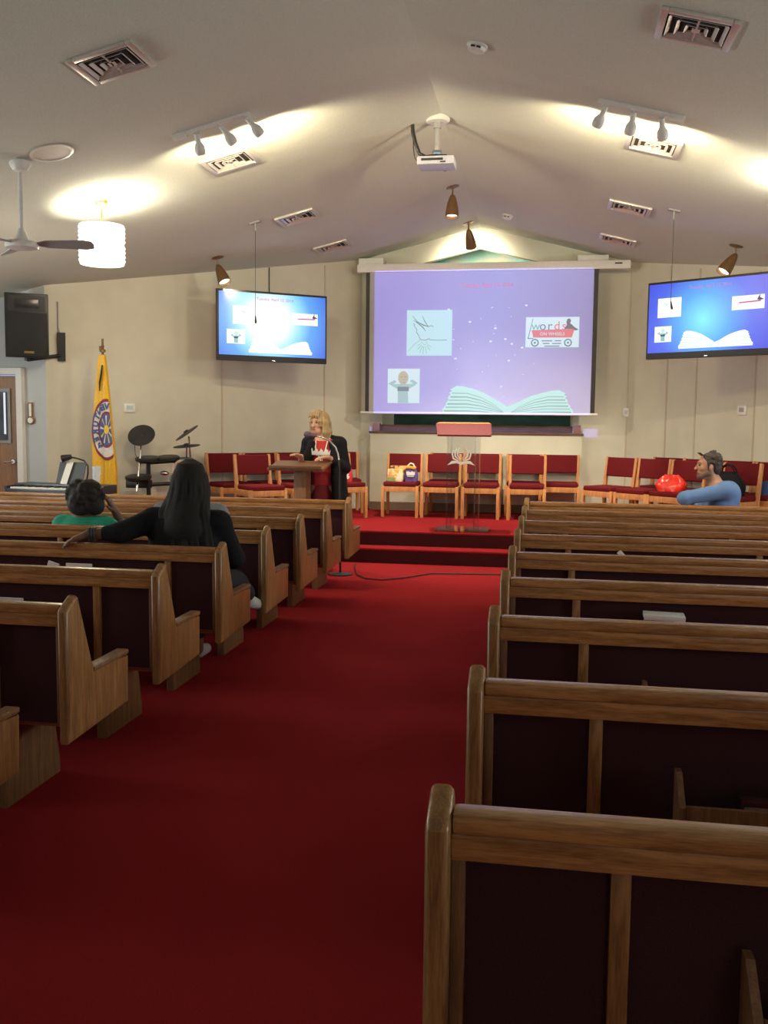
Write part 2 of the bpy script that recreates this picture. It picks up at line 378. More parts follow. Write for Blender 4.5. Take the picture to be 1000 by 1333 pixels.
# ------------------------------------------------------------------ pews
GAP = .9
def make_pew(side, Lh, drop=0):
    """side +1: aisle end at local x=0 and bench running to +x; -1: running to -x. local y=0 is the back's rear face"""
    s = side
    root = bpy.data.objects.new('pew', None); C.objects.link(root)
    T = .045
    def endp(x0):
        m = MB()
        poly = [(-.04, .325), (.505, .345), (.51, .555), (.495, .572), (.165, .572), (.145, .60), (.058, .930-drop), (.042, .940-drop), (-.030, .902-drop), (-.045, .885-drop)]
        Tm = Matrix(((0, 0, 1, x0-T/2), (1, 0, 0, 0), (0, 1, 0, 0), (0, 0, 0, 1)))
        m.prism(poly, T, Tm)
        es = [e for e in m.bm.edges if abs((e.verts[0].co-e.verts[1].co).x) < 1e-6]
        bmesh.ops.bevel(m.bm, geom=es, offset=.014, segments=3, profile=.5, affect='EDGES')
        return m
    def armcap(x0):
        m = MB(); m.box((x0, .335, .578), (T+.012, .33, .022), bevel=.008)
        return m
    for x0 in (T/2*s, (Lh-T/2)*s):
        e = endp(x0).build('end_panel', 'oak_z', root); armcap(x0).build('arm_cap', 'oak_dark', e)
    xc, xl = s*(Lh/2), Lh-2*T
    m = MB(); m.box((xc, .012, .889-drop), (xl, .06, .04), bevel=.012); m.box((xc, .006, .845-drop), (xl, .036, .05), bevel=.004)
    m.build('top_rail', 'oak_x', root)
    m = MB(); m.box((xc, .030, .635-drop), (xl, .02, .43), Matrix.Rotation(0, 3, 'X')); m.build('back_panel', 'burgundy', root, smooth=False)
    m = MB(); m.box((xc, .075, .655-drop), (xl-.02, .05, .40), Matrix.Rotation(-.13, 3, 'X'), bevel=.018); m.build('back_cushion', 'redseat', root)
    xs = [.058]+[.345+1.16*k for k in range(20) if .345+1.16*k < Lh-.2]+[Lh-.058]
    for i, x in enumerate(xs):
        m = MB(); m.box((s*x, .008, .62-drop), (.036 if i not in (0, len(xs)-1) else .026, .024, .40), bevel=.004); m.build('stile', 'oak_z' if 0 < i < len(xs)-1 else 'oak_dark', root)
    m = MB(); m.box((xc, .30, .365), (xl, .42, .03), bevel=.006); m.box((xc, .49, .36), (xl, .03, .06), bevel=.006); m.build('seat_board', 'oak_x', root)
    m = MB(); m.box((xc, .30, .405), (xl-.02, .40, .05), bevel=.02); m.build('seat_cushion', 'redseat', root)
    for x in [.36, Lh/2, Lh-.36]:
        m = MB(); m.prism([(.06, .0), (.50, .0), (.50, .06), (.44, .355), (.06, .355)], .045, Matrix(((0, 0, 1, s*x-.0225), (1, 0, 0, 0), (0, 1, 0, 0), (0, 0, 0, 1))))
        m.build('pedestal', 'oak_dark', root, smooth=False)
    # hymnal racks on the rear face
    for x0 in [.56+1.16*k for k in range(20) if .56+1.16*k+.85 < Lh-.1]:
        rk = MB(); rk.box((s*(x0+.38), -.105, .575), (.74, .014, .125)); rk.box((s*(x0+.38), -.055, .515), (.74, .10, .012))
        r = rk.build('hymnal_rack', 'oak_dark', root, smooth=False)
        for x in (x0, x0+.76):
            m = MB(); m.prism([(-.115, .505), (.0, .505), (.0, .70), (-.03, .70), (-.115, .635)], .016, Matrix(((0, 0, 1, s*x-.008), (1, 0, 0, 0), (0, 1, 0, 0), (0, 0, 0, 1))))
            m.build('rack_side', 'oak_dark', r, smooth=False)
    return root
ORD = ['first', 'second', 'third', 'fourth', 'fifth', 'sixth', 'seventh', 'eighth', 'ninth']
left0 = make_pew(-1, 4.4, .03); right0 = make_pew(1, 4.4)
LX, LY0, RX_, RY0 = -1.827, 3.465, -.197, 1.671
for i in range(6, -2, -1):
    o = left0 if i == 6 else dup(left0)
    o.location = (LX, LY0+GAP*i, 0)
    tag(o, 'oak pew with burgundy back left of the aisle, %s counted from the stage' % ORD[6-i], 'pew', 'pews left of the aisle')
for i in range(8, -1, -1):
    o = right0 if i == 8 else dup(right0)
    o.location = (RX_, RY0+GAP*i, 0)
    tag(o, 'oak pew with burgundy back right of the aisle, %s counted from the stage' % ORD[8-i], 'pew', 'pews right of the aisle')

# ------------------------------------------------------------------ stage chairs
def make_chair():
    root = bpy.data.objects.new('stage_chair', None); C.objects.link(root)
    for sx in (-1, 1):
        m = MB(); m.box((sx*.235, -.215, .215), (.042, .042, .43), bevel=.006); m.build('leg', 'chairwood', root)
        m = MB(); T = Matrix(((0, 0, 1, sx*.235-.02), (1, 0, 0, 0), (0, 1, 0, 0), (0, 0, 0, 1)))
        m.prism([(.20, 0), (.245, 0), (.235, .42), (.295, .855), (.255, .86), (.19, .42)], .040, T)
        bmesh.ops.bevel(m.bm, geom=m.bm.edges[:], offset=.005, segments=2, affect='EDGES')
        m.build('rear_leg', 'chairwood', root)
        m = MB(); m.box((sx*.235, 0, .385), (.026, .40, .075), bevel=.004); m.build('side_rail', 'chairwood', root)
    m = MB(); m.box((0, -.215, .385), (.43, .026, .075), bevel=.004); m.build('front_rail', 'chairwood', root)
    m = MB(); m.box((0, .205, .385), (.43, .026, .075), bevel=.004); m.build('rear_rail', 'chairwood', root)
    m = MB(); m.box((0, -.01, .450), (.455, .45, .065), bevel=.024, seg=3); m.build('seat', 'chairred', root)
    m = MB(); m.box((0, .252, .725), (.44, .045, .255), Matrix.Rotation(-.137, 3, 'X'), bevel=.015, seg=3); m.build('backrest', 'chairred', root)
    return root
chair0 = make_chair(); used = []
def chair(x, y, deg, label, group):
    o = chair0 if not used else dup(chair0); used.append(1)
    o.location = (x, y, SH); o.rotation_euler = (0, 0, math.radians(deg)); tag(o, label, 'chair', group); return o
pos = ['leftmost', 'second from left', 'third from left', 'rightmost']
notes = ['holding the two shopping bags', 'left behind the acrylic lectern', 'behind the acrylic lectern', 'nearest the right-hand pews']
for i, x in enumerate((-1.96, -1.42, -.87, -.26)):
    chair(x, 13.05, 0, 'red and beech chair of the central front row, %s' % notes[i], 'central front row chairs')
for i, x in enumerate((-1.42, -.90, -.32, .20)):
    chair(x, 13.62, 0, 'red and beech chair of the central back row, %s' % pos[i], 'central back row chairs')
for x, y, a, l in ((-3.55, 11.64, 42, 'empty red and beech chair, leftmost of the angled left front row'),
                   (-3.13, 12.14, 42, 'red and beech chair behind the speaking woman, angled left front row'),
                   (-2.71, 12.64, 41, 'red and beech chair with a red gift bag, angled left front row')):
    chair(x, y, a, l, 'angled left chairs')
for x, y, a, l in ((-4.08, 12.07, 43, 'red and beech chair against the left wall, leftmost of the back row'),
                   (-3.69, 12.43, 43, 'red and beech chair against the left wall, second of the back row'),
                   (-3.34, 12.82, 43, 'red and beech chair against the left wall behind the speaking woman'),
                   (-2.87, 13.44, 20, 'red and beech chair in the corner left of the baptistry wall')):
    chair(x, y, a, l, 'angled left chairs')
for x, y, a, l in ((.80, 12.93, -43, 'empty red and beech chair, leftmost of the angled right front row'),
                   (1.19, 12.55, -43, 'red and beech chair, second of the angled right front row'),
                   (1.56, 12.15, -43, 'red and beech chair holding the shiny red bag'),
                   (2.08, 11.58, -43, 'red and beech chair just right of the seated man')):
    chair(x, y, a, l, 'angled right chairs')
for x, y, a, l in ((1.44, 13.17, -43, 'red and beech chair against the right wall, leftmost of the back row'),
                   (1.78, 12.72, -43, 'red and beech chair against the right wall, behind the shiny red bag'),
                   (2.15, 12.33, -43, 'red and beech chair with the black bag, against the right wall'),
                   (2.52, 11.94, -43, 'red and beech chair against the right wall at the photo edge')):
    chair(x, y, a, l, 'angled right chairs')
SEAT = SH+.484

# ------------------------------------------------------------------ ceiling fittings
SA = math.atan(SL)
def on_ceiling(x): return (0, -SA if x < RIDGE else SA, 0)
def ceiling_thing(name, label, cat, x, y, group=None):
    o = thing(name, label, cat, (x, y, cz(x)), 0, group); o.rotation_euler = on_ceiling(x); return o
def make_vent():
    root = bpy.data.objects.new('air_vent', None); C.objects.link(root)
    m = MB()
    for s in (-1, 1):
        m.box((s*.2075, 0, -.012), (.045, .42, .024), bevel=.006); m.box((0, s*.1875, -.012), (.37, .045, .024), bevel=.006)
    m.build('vent_frame', 'louver', root)
    MB().box((0, 0, -.003), (.37, .33, .004)).build('backing', 'dark', root, smooth=False)
    m = MB()
    for i, (hx, hy) in enumerate(((.165, .142), (.112, .097), (.058, .05))):
        for s in (-1, 1):
            m.box((s*hx, 0, -.014), (.028, 2*hy, .003), Matrix.Rotation(s*.75, 3, 'Y'))
            m.box((0, s*hy, -.014), (2*hx, .028, .003), Matrix.Rotation(-s*.75, 3, 'X'))
    m.box((0, 0, -.018), (.012, .32, .006)); m.box((0, 0, -.018), (.05, .05, .006))
    m.build('louvers', 'louver', root, smooth=False)
    return root
vent0 = make_vent(); first = True
for y, far in ((6.17, 'nearest the camera'), (8.57, 'in front of the track lights'), (10.95, 'third from the camera'), (12.78, 'farthest, close to the screen')):
    for x, sd in ((-2.9, 'left'), (.81, 'right')):
        o = vent0 if first else dup(vent0); first = False
        o.location = (x, y, cz(x)); o.rotation_euler = on_ceiling(x)
        tag(o, 'louvred metal air vent on the %s ceiling slope, %s' % (sd, far), 'vent', 'ceiling air vents')

def lathe_along(m, p, d, prof, n=20, mi=0):
    T = Vector(d).normalized().to_track_quat('Z', 'Y').to_matrix().to_4x4(); T.translation = p
    return m.lathe(prof, T, n, mi)
bulb_glow = glow('warm lamp mouth', (255, 236, 205), 4.0)
# track lights: three heads on a short white track
for sd, xa, xb, y, hs in (('left', -3.04, -2.44, 7.64, ((-2.87, (.0, .55, -.75)), (-2.66, (.42, .55, -.62)), (-2.44, (.50, .5, -.62)))),
                          ('right', .32, .93, 7.74, ((.37, (-.38, .5, -.7)), (.58, (-.12, .5, -.75)), (.79, (.12, .55, -.75))))):
    xm = (xa+xb)/2
    root = ceiling_thing('track_light', 'white ceiling track with three spotlight heads, %s side of the projector' % sd, 'track light', xm, y, 'track lights')
    MB().box((0, 0, -.012), (.64, .036, .024), bevel=.003).build('track', 'whitemetal', root)
    e = -.29 if sd == 'left' else .29
    MB().box((e, 0, -.022), (.11, .05, .044), bevel=.004).build('feed_box', 'whitemetal', root)
    Rm = Euler(on_ceiling(xm)).to_matrix()
    inv = Rm.inverted()
    for hx, d in hs:
        top = Vector((hx, y+.01, cz(hx)-.05)); d = Vector(d).normalized()
        loc = lambda p: inv @ (Vector(p)-Vector((xm, y, cz(xm))))
        m = MB(); m.tube([loc((hx, y, cz(hx)-.02)), loc(top)], .008, 8); m.box(loc((hx, y, cz(hx)-.028)), (.05, .03, .016))
        ld = inv @ d; p0 = loc(top)
        lathe_along(m, p0, ld, [(0, -.012), (.020, -.008), (.022, .06), (.032, .078), (.042, .10), (.044, .135), (.038, .158), (.032, .16), (.030, .13), (0, .12)])
        h = m.build('lamp_head', 'whitemetal', root)
        m = MB(); lathe_along(m, p0, ld, [(0, .150), (.028, .146), (.03, .140), (0, .135)]); m.build('bulb', bulb_glow, h)
        mouth = top+d*.18
        light('track_lamp', 'SPOT', mouth, TRACK_W, (1, .82, .52), mouth+Vector((d.x*.5, 1, -.30)), spot_size=math.radians(150), spot_blend=.55, shadow_soft_size=.03)

# brown bullet spotlights
def bullet(label, x, y, d, power, L=.26, spread=85, mouthglow=True, drop=.10, aim=None):
    z = cz(x); root = thing('bullet_spotlight', label, 'spotlight', (x, y, z), 0, 'brown bullet spotlights')
    d = Vector(d).normalized()
    T = Euler(on_ceiling(x)).to_matrix().to_4x4()
    MB().lathe([(0, .0), (.075, 0), (.078, -.008), (.03, -.022), (0, -.022)], T, 24).build('canopy', 'bronze', root)
    j = Vector((0, 0, -drop)); m = MB(); m.tube([(0, 0, -.015), j], .010, 8); m.ball(j, .018); m.build('swivel_stem', 'bronze', root)
    m = MB(); lathe_along(m, j, d, [(0, .0), (.028, .004), (.044, .04), (.06, .10), (.074, .18), (.082, L), (.077, L), (.068, .18), (.05, .10), (0, .07)], 24)
    sh = m.build('shade', 'bronze', root)
    m = MB(); lathe_along(m, j, d, [(0, L-.025), (.066, L-.03), (.07, L-.05), (0, L-.06)], 20); m.build('bulb', bulb_glow, sh)
    p = Vector((x, y, z))+j+d*(L+.01)
    light('bullet_lamp', 'SPOT', p, power, WARM, p+(d if aim is None else Vector(aim)), spot_size=math.radians(spread), spot_blend=.7, shadow_soft_size=.05)
bullet('brown bullet spotlight pointing straight down, in front of the projector', -1.18, 11.56, (0, -.16, -1), B_DOWN, spread=88, aim=(.05, .14, -1))
bullet('brown bullet spotlight turned to the mural, above the projection screen', -1.16, 13.62, (.12, .55, -.8), B_MURAL, spread=150, aim=(.0, .8, -.25))
bullet('brown bullet spotlight above the left television, tilted to the stage', -4.13, 11.71, (.45, -.25, -.86), B_SIDE, spread=100, aim=(.75, .25, -1))
bullet('brown bullet spotlight above the right television, tilted to the stage', 2.05, 11.62, (-.55, -.25, -.8), B_SIDE, spread=100, aim=(-.8, .25, -1))

# pendant drum lamps
def pendant(x, y, label):
    z = cz(x); root = thing('pendant_lamp', label, 'pendant lamp', (x, y, z), 0, 'pendant drum lamps')
    MB().lathe([(0, .02), (.06, .01), (.06, -.02), (.015, -.04), (0, -.04)], None, 20).build('canopy', 'brass', root)
    MB().tube([(0, 0, -.02), (0, 0, -.56)], .008, 8).build('stem', 'brass', root)
    sh = glow('lit lamp shade', (255, 246, 222), 2.6)
    for k, (z0, z1) in enumerate(((-.215, -.385), (-.395, -.575))):
        m = MB()
        pr = [(.188, z0), (.205, z0), (.208, (z0+z1)/2+.02), (.202, z1), (.186, z1), (.188, (z0+z1)/2)]
        m.lathe(pr+[pr[0]], None, 40)
        for j in range(4): m.lathe([(.203, z0-.02-j*.04), (.213, z0-.02-j*.04), (.213, z0-.03-j*.04), (.203, z0-.03-j*.04), (.203, z0-.02-j*.04)], None, 40)
        m.build('shade_tier', sh, root)
    MB().box((0, 0, -.30), (.40, .012, .006)).box((0, 0, -.48), (.40, .012, .006)).build('shade_spider', 'brass', root)
    MB().lathe([(0, -.572), (.184, -.572), (.184, -.576), (0, -.576)], None, 32).build('diffuser', sh, root)
    light('pendant_bulb', 'SPOT', (x, y, z-.20), PEND_UP, (1, .86, .62), (x, y, z+1), spot_size=math.radians(168), spot_blend=.5, shadow_soft_size=.06)
    light('pendant_bulb', 'POINT', (x, y, z-.66), PEND_DN, (1, .84, .60), shadow_soft_size=.12)
pendant(-4.18, 8.63, 'two-tier drum pendant lamp, lit, beside the white ceiling fan')
pendant(2.12, 8.63, 'two-tier drum pendant lamp over the right pews, past the photo edge')

# ceiling fan
fx, fy = -4.18, 7.22; fz = cz(fx)
fan = thing('ceiling_fan', 'white three-blade ceiling fan on a long downrod', 'fan', (fx, fy, fz))
MB().lathe([(0, .02), (.08, .0), (.082, -.03), (.055, -.075), (.02, -.085), (0, -.085)], None, 24).build('canopy', 'whitemetal', fan)
MB().tube([(0, 0, -.06), (0, 0, -.56)], .016, 10).build('downrod', 'whitemetal', fan)
MB().lathe([(0, -.52), (.022, -.52), (.03, -.54), (.055, -.60), (.06, -.61), (.06, -.615), (.12, -.625), (.13, -.65), (.125, -.675), (.06, -.69), (0, -.692)], None, 28).build('motor', 'whitemetal', fan)
for a in (12, 132, 252):
    ca = math.radians(a); T = Matrix.Rotation(ca, 4, 'Z') @ Matrix.Translation((0, 0, -.645)) @ Matrix.Rotation(-.32, 4, 'X')
    m = MB(); m.prism([(.12, -.02), (.20, -.055), (.50, -.07), (.56, -.05), (.57, 0), (.56, .05), (.50, .07), (.20, .055), (.12, .02)], .008, T); m.build('blade', 'grey', fan)

# projector on its ceiling pole
px_, py_ = -1.08, 9.10
pj = thing('projector', 'white data projector hanging from a ceiling pole on the ridge', 'projector', (px_, py_, cz(px_)))
MB().lathe([(0, .01), (.11, .01), (.115, -.02), (.10, -.035), (0, -.035)], None, 28).build('ceiling_plate', 'white', pj)
m = MB(); m.tube([(0, 0, -.02), (0, 0, -.09)], .035, 14); m.tube([(0, 0, -.05), (0, 0, -.30)], .024, 14); m.build('pole', 'grey', pj)
m = MB(); m.box((0, 0, -.305), (.085, .085, .02)); m.box((-.038, 0, -.335), (.006, .05, .06)); m.box((.038, 0, -.335), (.006, .05, .06)); m.box((0, 0, -.362), (.16, .14, .008)); m.build('bracket', 'chrome', pj)
m = MB(); m.box((0, 0, -.405), (.34, .27, .075), bevel=.012); bd = m.build('projector_body', plain('silver lilac casing', (.46, .47, .56), .35), pj)  # lilac light off the screen put into the casing colour
m = MB(); m.box((-.03, -.137, -.40), (.2, .006, .02)); m.box((.07, -.137, -.425), (.05, .006, .012)); m.build('connector_panel', 'dark', bd, smooth=False)
LENS = Vector((px_+.06, py_+.17, cz(px_)-.405))
m = MB(); lathe_along(m, LENS-Vector((px_, py_, cz(px_)))-Vector((0, .04, 0)), (0, 1, 0), [(0, 0), (.034, 0), (.034, .03), (.026, .03), (.024, .02), (0, .018)], 20); m.build('lens', 'black', bd)
m = MB()
m.tube([(-.23, -.03, -.05), (-.225, -.03, -.12), (-.20, -.03, -.22), (-.16, -.03, -.32), (-.08, -.03, -.355), (.02, -.04, -.36), (.12, -.04, -.365)], [.018, .018, .018, .017, .012, .011, .010], 10)
m.tube([(-.222, -.03, -.14), (-.215, -.05, -.27), (-.20, -.06, -.36), (-.175, -.06, -.395)], .005, 8); m.tube([(-.15, .05, -.36), (-.05, .02, -.35), (.06, .06, -.352), (.13, .0, -.36)], .012, 8); m.tube([(-.13, -.09, -.362), (0, -.07, -.345), (.10, -.09, -.36)], .009, 8); m.build('cable', 'black', pj)

# smoke detectors, ceiling loudspeaker, hanging choir microphones
for x, y, l in ((-.57, 7.16, 'white round smoke detector near the camera, right of the ridge'), (-.59, 12.83, 'small white smoke detector close to the projection screen')):
    o = MB().lathe([(0, .0), (.075, 0), (.078, -.012), (.066, -.02), (.062, -.042), (.045, -.05), (0, -.05)], None, 28).build('smoke_detector', 'white')
    o.location = (x, y, cz(x)); o.rotation_euler = on_ceiling(x); tag(o, l, 'smoke detector', 'smoke detectors')
    m = MB(); m.box((-.02, -.06, -.031), (.03, .014, .012)); m.box((.02, -.06, -.031), (.03, .014, .012)); m.build('sensor_slots', 'dark', o, smooth=False)
sp = ceiling_thing('ceiling_speaker', 'round white flush ceiling loudspeaker beside the fan mount', 'loudspeaker', -3.92, 7.24)
MB().lathe([(.145, 0), (.168, -.002), (.172, -.010), (.150, -.014), (.145, 0)], None, 40).build('rim', 'white', sp)
MB().lathe([(0, -.008), (.146, -.006), (.146, -.002), (0, -.002)], None, 40).build('grille', plain('perforated grille', (.62, .59, .54), .6, noise=.3, scale=300), sp)
for x, y, zl, l in ((-3.32, 10.68, 2.74, 'hanging choir microphone in front of the left television'), (1.24, 10.62, 2.85, 'hanging choir microphone in front of the right television')):
    z = cz(x); r = thing('hanging_microphone', l, 'microphone', (x, y, z), 0, 'hanging choir microphones')
    m = MB(); m.box((0, 0, -.008), (.12, .06, .016), Euler(on_ceiling(x)).to_matrix()); m.tube([(0, 0, 0), (0, 0, -.10)], .010, 8); m.build('ceiling_plate', 'grey', r)
    MB().tube([(0, 0, -.05), (0, 0, zl-z+.06)], .003, 6).build('cord', 'black', r)
    MB().tube([(0, 0, zl-z+.07), (.01, -.02, zl-z), (.012, -.03, zl-z-.01)], [.006, .012, .009], 10).build('capsule', 'black', r)

# ------------------------------------------------------------------ televisions
def tv_screen_mat():
    m, nt, b = nodes('lit blue slide')
    tc = nt.nodes.new('ShaderNodeTexCoord'); mp = nt.nodes.new('ShaderNodeMapping')
    nt.links.new(tc.outputs['Object'], mp.inputs[0])
    ln = nt.nodes.new('ShaderNodeVectorMath'); ln.operation = 'LENGTH'; nt.links.new(mp.outputs[0], ln.inputs[0])
    r = nt.nodes.new('ShaderNodeValToRGB'); e = r.color_ramp.elements
    e[0].position = .0; e[1].position = .9
    nt.links.new(ln.outputs['Value'], r.inputs[0]); nt.links.new(r.outputs[0], b.inputs['Emission Color'])
    b.inputs['Emission Strength'].default_value = 1.0/2**EXPO; b.inputs['Base Color'].default_value = (.02, .02, .02, 1); b.inputs['Roughness'].default_value = .3
    return m, mp, r
def open_book(m, T, wd, h):
    """an open book seen from the front edge: two fanned page blocks, width wd, height h, local x right, y up; mats 0 page 1 shade"""
    for s, k in ((-1, 1.0), (1, .86)):
        top = [(0, .28), (.06, .44), (.12, .60), (.19, .77), (.27, .90), (.34, .975), (.395, 1.0)]
        edge = [(.445, .87), (.43, .82), (.455, .74), (.44, .70), (.465, .55), (.455, .52), (.48, .36), (.475, .33), (.505, .16), (.50, .0), (0, 0)]
        m.prism([(s*x*wd, y*h*(k if x > 0 else 1)) for x, y in top+edge], .002, T, 0)
        for j in range(6):
            q = .88-.145*j; xo = .43+.012*j
            c = [(.02, .05*q+.01), (.10, .40*q), (.20, .68*q), (.31, .85*q), (xo, .86*q)]; th = .045 if j % 2 else .03
            m.prism([(s*x*wd, y*h*k) for x, y in c]+[(s*x*wd, max(0, (y-th*(.3+x*2)))*h*k) for x, y in c[::-1]], .0035, T, 1)
def boy(m, T, h):
    """small figure with hands behind the head; unit height h; mats 0 skin 1 shirt 2 band"""
    e = lambda cx, cy, rx, ry, mi, d: m.prism([((cx+rx*math.cos(a))*h, (cy+ry*math.sin(a))*h) for a in (2*PI*k/20 for k in range(20))], d, T, mi)
    m.prism([(x*h, y*h) for x, y in ((-.16, -.5), (.16, -.5), (.14, -.1), (.32, .0), (.44, .09), (.26, .20), (.20, .14), (.30, .07), (.12, .06), (-.12, .06), (-.30, .05), (-.20, .12), (-.26, .18), (-.45, .07), (-.30, -.02), (-.16, -.1))], .002, T, 1)
    e(0, .24, .155, .20, 0, .003); m.prism([(x*h, y*h) for x, y in ((-.17, -.15), (.17, -.15), (.17, -.02), (-.17, -.02))], .003, T, 2)
    e(.02, .19, .012, .012, 2, .004); e(.06, .27, .03, .01, 2, .004); e(-.05, .27, .03, .01, 2, .004); e(.03, .10, .03, .008, 2, .004)
def wagon(m, T, s):
    """WORDS ON WHEELS slide card, unit 1 = card width; mats 0 green 1 red 2 grey 3 pale 4 brown 5 white"""
    P = lambda pts, d, mi: m.prism([(x*s, y*s) for x, y in pts], d*s, T, mi)
    P([(-.40, .04), (.42, .06), (.37, -.10), (-.36, -.10)], .010, 1)
    m.text('ON WHEELS', .085*s, T @ Matrix.Translation((.0, -.035*s, .013*s)), .001, 5)
    for k, (ch, mi) in enumerate(zip('words', (0, 2, 2, 1, 1))):
        m.text(ch, .24*s, T @ Matrix.Translation(((-.32+.135*k)*s, .115*s, .008*s)), .001, mi)
    for x in (-.33, .30):
        for r, mi, d in ((.075, 2, .010), (.052, 3, .012), (.02, 2, .014)):
            P([(x+r*math.cos(a), -.20+r*math.sin(a)) for a in (2*PI*k/24 for k in range(24))], d, mi)
    P([(-.47, -.11), (-.36, -.11), (-.36, -.125), (-.47, -.125)], .008, 2); P([(-.47, -.12), (-.38, .26), (-.37, .26), (-.455, -.12)], .008, 2)
    P([(.22, .06), (.27, .14), (.26, .20), (.28, .25), (.32, .26), (.35, .22), (.33, .17), (.37, .14), (.41, .10), (.49, .05), (.44, .03), (.38, .06)], .012, 4)
    for j, (a, b) in enumerate(((-.20, .0), (.05, .17), (-.18, -.05), (.0, .17), (-.15, .14))):
        y = (-.155, -.155, -.205, -.205, -.255)[j]; P([(a, y), (b, y), (b, y-.018), (a, y-.018)], .008, 2)
def dove(m, T, s):
    """line drawing of a dove above an open hand on a pale card; unit 1 = card width; mats 0 line 1 green line"""
    ln = lambda pts, w, mi: [m.tube([T @ Vector((x*s, y*s, .006*s)) for x, y in pts], [q*s for q in w] if isinstance(w, list) else w*s, 6, mi)]
    ln([(-.38, .38), (-.28, .25), (-.15, .18), (-.02, .14)], [.004, .010, .013, .008], 0)
    ln([(-.36, .28), (-.24, .20), (-.14, .12), (-.08, .04)], [.004, .010, .012, .004], 0)
    ln([(-.16, .38), (-.11, .26), (-.03, .15)], [.004, .009, .007], 0)
    ln([(-.02, .14), (.05, .165), (.09, .13)], .007, 0)
    ln([(-.35, .22), (-.33, .14), (-.28, .08), (-.29, .02), (-.24, -.05), (-.20, -.14), (-.10, -.16), (.02, -.12)], .007, 0)
    ln([(.0, -.15), (.2, -.16), (.4, -.155)], .006, 0); ln([(-.2, -.16), (-.34, -.25), (-.48, -.42)], .005, 1)
    for a, L in ((-150, .12), (-130, .17), (-112, .2), (-96, .22), (-78, .21), (-55, .17), (-38, .13)):
        c, q = math.cos(math.radians(a)), math.sin(math.radians(a)); ln([(-.11+.10*c, -.19+.10*q), (-.11+(L+.06)*c, -.19+(L+.06)*q)], .006, 1)
    ln([(-.18, -.17), (-.16, -.22), (-.1, -.26), (-.05, -.22), (-.06, -.17)], .005, 1)
g_white = glow('slide white', (255, 255, 255), 1.05); g_cyan = glow('slide page cyan', (205, 245, 235), 1.0); g_shade = glow('slide page grey', (150, 205, 200), .9)
g_red = glow('slide red', (225, 60, 140), .9); g_ink = glow('slide ink', (60, 70, 130), .6); g_pink = glow('slide lilac red', (200, 110, 215), .9)
def television(px, py, Y, rz, label, white, wall_pt):
    c = at(px, py, Y); root = thing('television', label, 'television', c, math.radians(rz), 'hanging televisions')
    W, H = 1.49, .885
    m = MB(); m.box((0, .03, 0), (W, .05, H), bevel=.008); m.box((0, .07, 0), (W*.7, .05, H*.6), bevel=.01); m.build('housing', 'black', root)
    sm, mp, r = tv_screen_mat(); e = r.color_ramp.elements
    if white:
        e[0].color = (1, 1, 1, 1); e[0].position = .24
        for p, cc in ((.42, (150, 230, 255)), (.58, (80, 165, 245))):
            k_ = r.color_ramp.elements.new(p); k_.color = (*lin(cc), 1)
        r.color_ramp.elements[-1].color = (*lin((45, 95, 230)), 1); mp.inputs['Location'].default_value = (.06, 0, -.08)
    else:
        e[0].color = (*lin((120, 240, 255)), 1)
        for p, cc in ((.30, (60, 165, 245)), (.55, (35, 90, 235))):
            k_ = r.color_ramp.elements.new(p); k_.color = (*lin(cc), 1)
        r.color_ramp.elements[-1].color = (*lin((25, 40, 225)), 1); mp.inputs['Location'].default_value = (.05, 0, .02)
    MB().box((0, .0, .022), (W-.05, .008, H-.10)).build('screen', sm, root, smooth=False)
    T = lambda x, z, y=-.004: Matrix.Translation((x, y, z)) @ RX90
    cards = ((-.46, .14, .29, .22), (.46, .13, .36, .15), (-.53, -.16, .21, .18)) if not white else ((-.36, .13, .36, .23), (.43, .12, .36, .15), (-.50, -.14, .24, .18))
    for x, z, wd, hh in cards:
        m = MB(); m.prism([(-wd/2, -hh/2), (wd/2, -hh/2), (wd/2, hh/2), (-wd/2, hh/2)], .002, T(x, z)); cd_ = m.build('slide_card', g_white, root, smooth=False)
        m = MB()
        if wd > .35 and hh < .2:
            m.prism([(-.10, -.005), (.14, .0), (.14, .015), (-.10, .008)], .002, T(x, z, -.007)); m.build('slide_wagon', g_red, cd_, smooth=False)
            m = MB(); m.prism([(.10, .02), (.125, .07), (.135, .075), (.13, .045), (.18, .02), (.13, .015)], .002, T(x, z, -.009)); m.build('slide_reader', g_ink, cd_, smooth=False)
        elif hh < .2:
            boy(m, T(x, z, -.006), .16); m.build('slide_boy', [g_cyan, g_shade, g_ink], cd_, smooth=False)
        else:
            dove(m, T(x, z, -.007), .2); m.build('slide_dove', [g_shade, g_cyan], cd_, smooth=False)
    m = MB(); m.text('Tuesday, April 15, 2014', .052, T(0.02, .345), .001); m.build('slide_date', g_pink, root, smooth=False)
    m = MB(); open_book(m, T(.1, -.335), .86, .20); m.build('slide_book', [g_white, g_cyan if not white else g_white], root, smooth=False)
    MB().box((0, -.001, -.425), (.04, .003, .01)).build('badge', 'chrome', root, smooth=False)
    # arm to the wall behind
    q, n = on_splay(px, py, px < 500, .0); lp = Matrix.Rotation(-math.radians(rz), 3, 'Z') @ (q-c)
    nl = lp.normalized()
    m = MB(); m.box((0, .10, 0), (.4, .02, .3)); m.tube([(0, .10, 0), (lp.x*.5, lp.y*.5, 0), (lp.x*.985, lp.y*.985, lp.z)], .025, 10); m.build('wall_arm', 'black', root)
    return root
television(356, 426, 12.05, 36, 'flat television with a blown-out blue slide, left of the projection screen', True, None)
television(921, 413, 11.35, -34, 'flat television with a deep blue slide, right of the projection screen', False, None)
p, n = on_splay(350, 365, 1, .01)
tag(MB().tube([(p.x, p.y, 3.0), (p.x, p.y, cz(p.x)-.005)], .008, 8).build('conduit', 'black'), 'thin dark cable conduit above the left television', 'conduit')

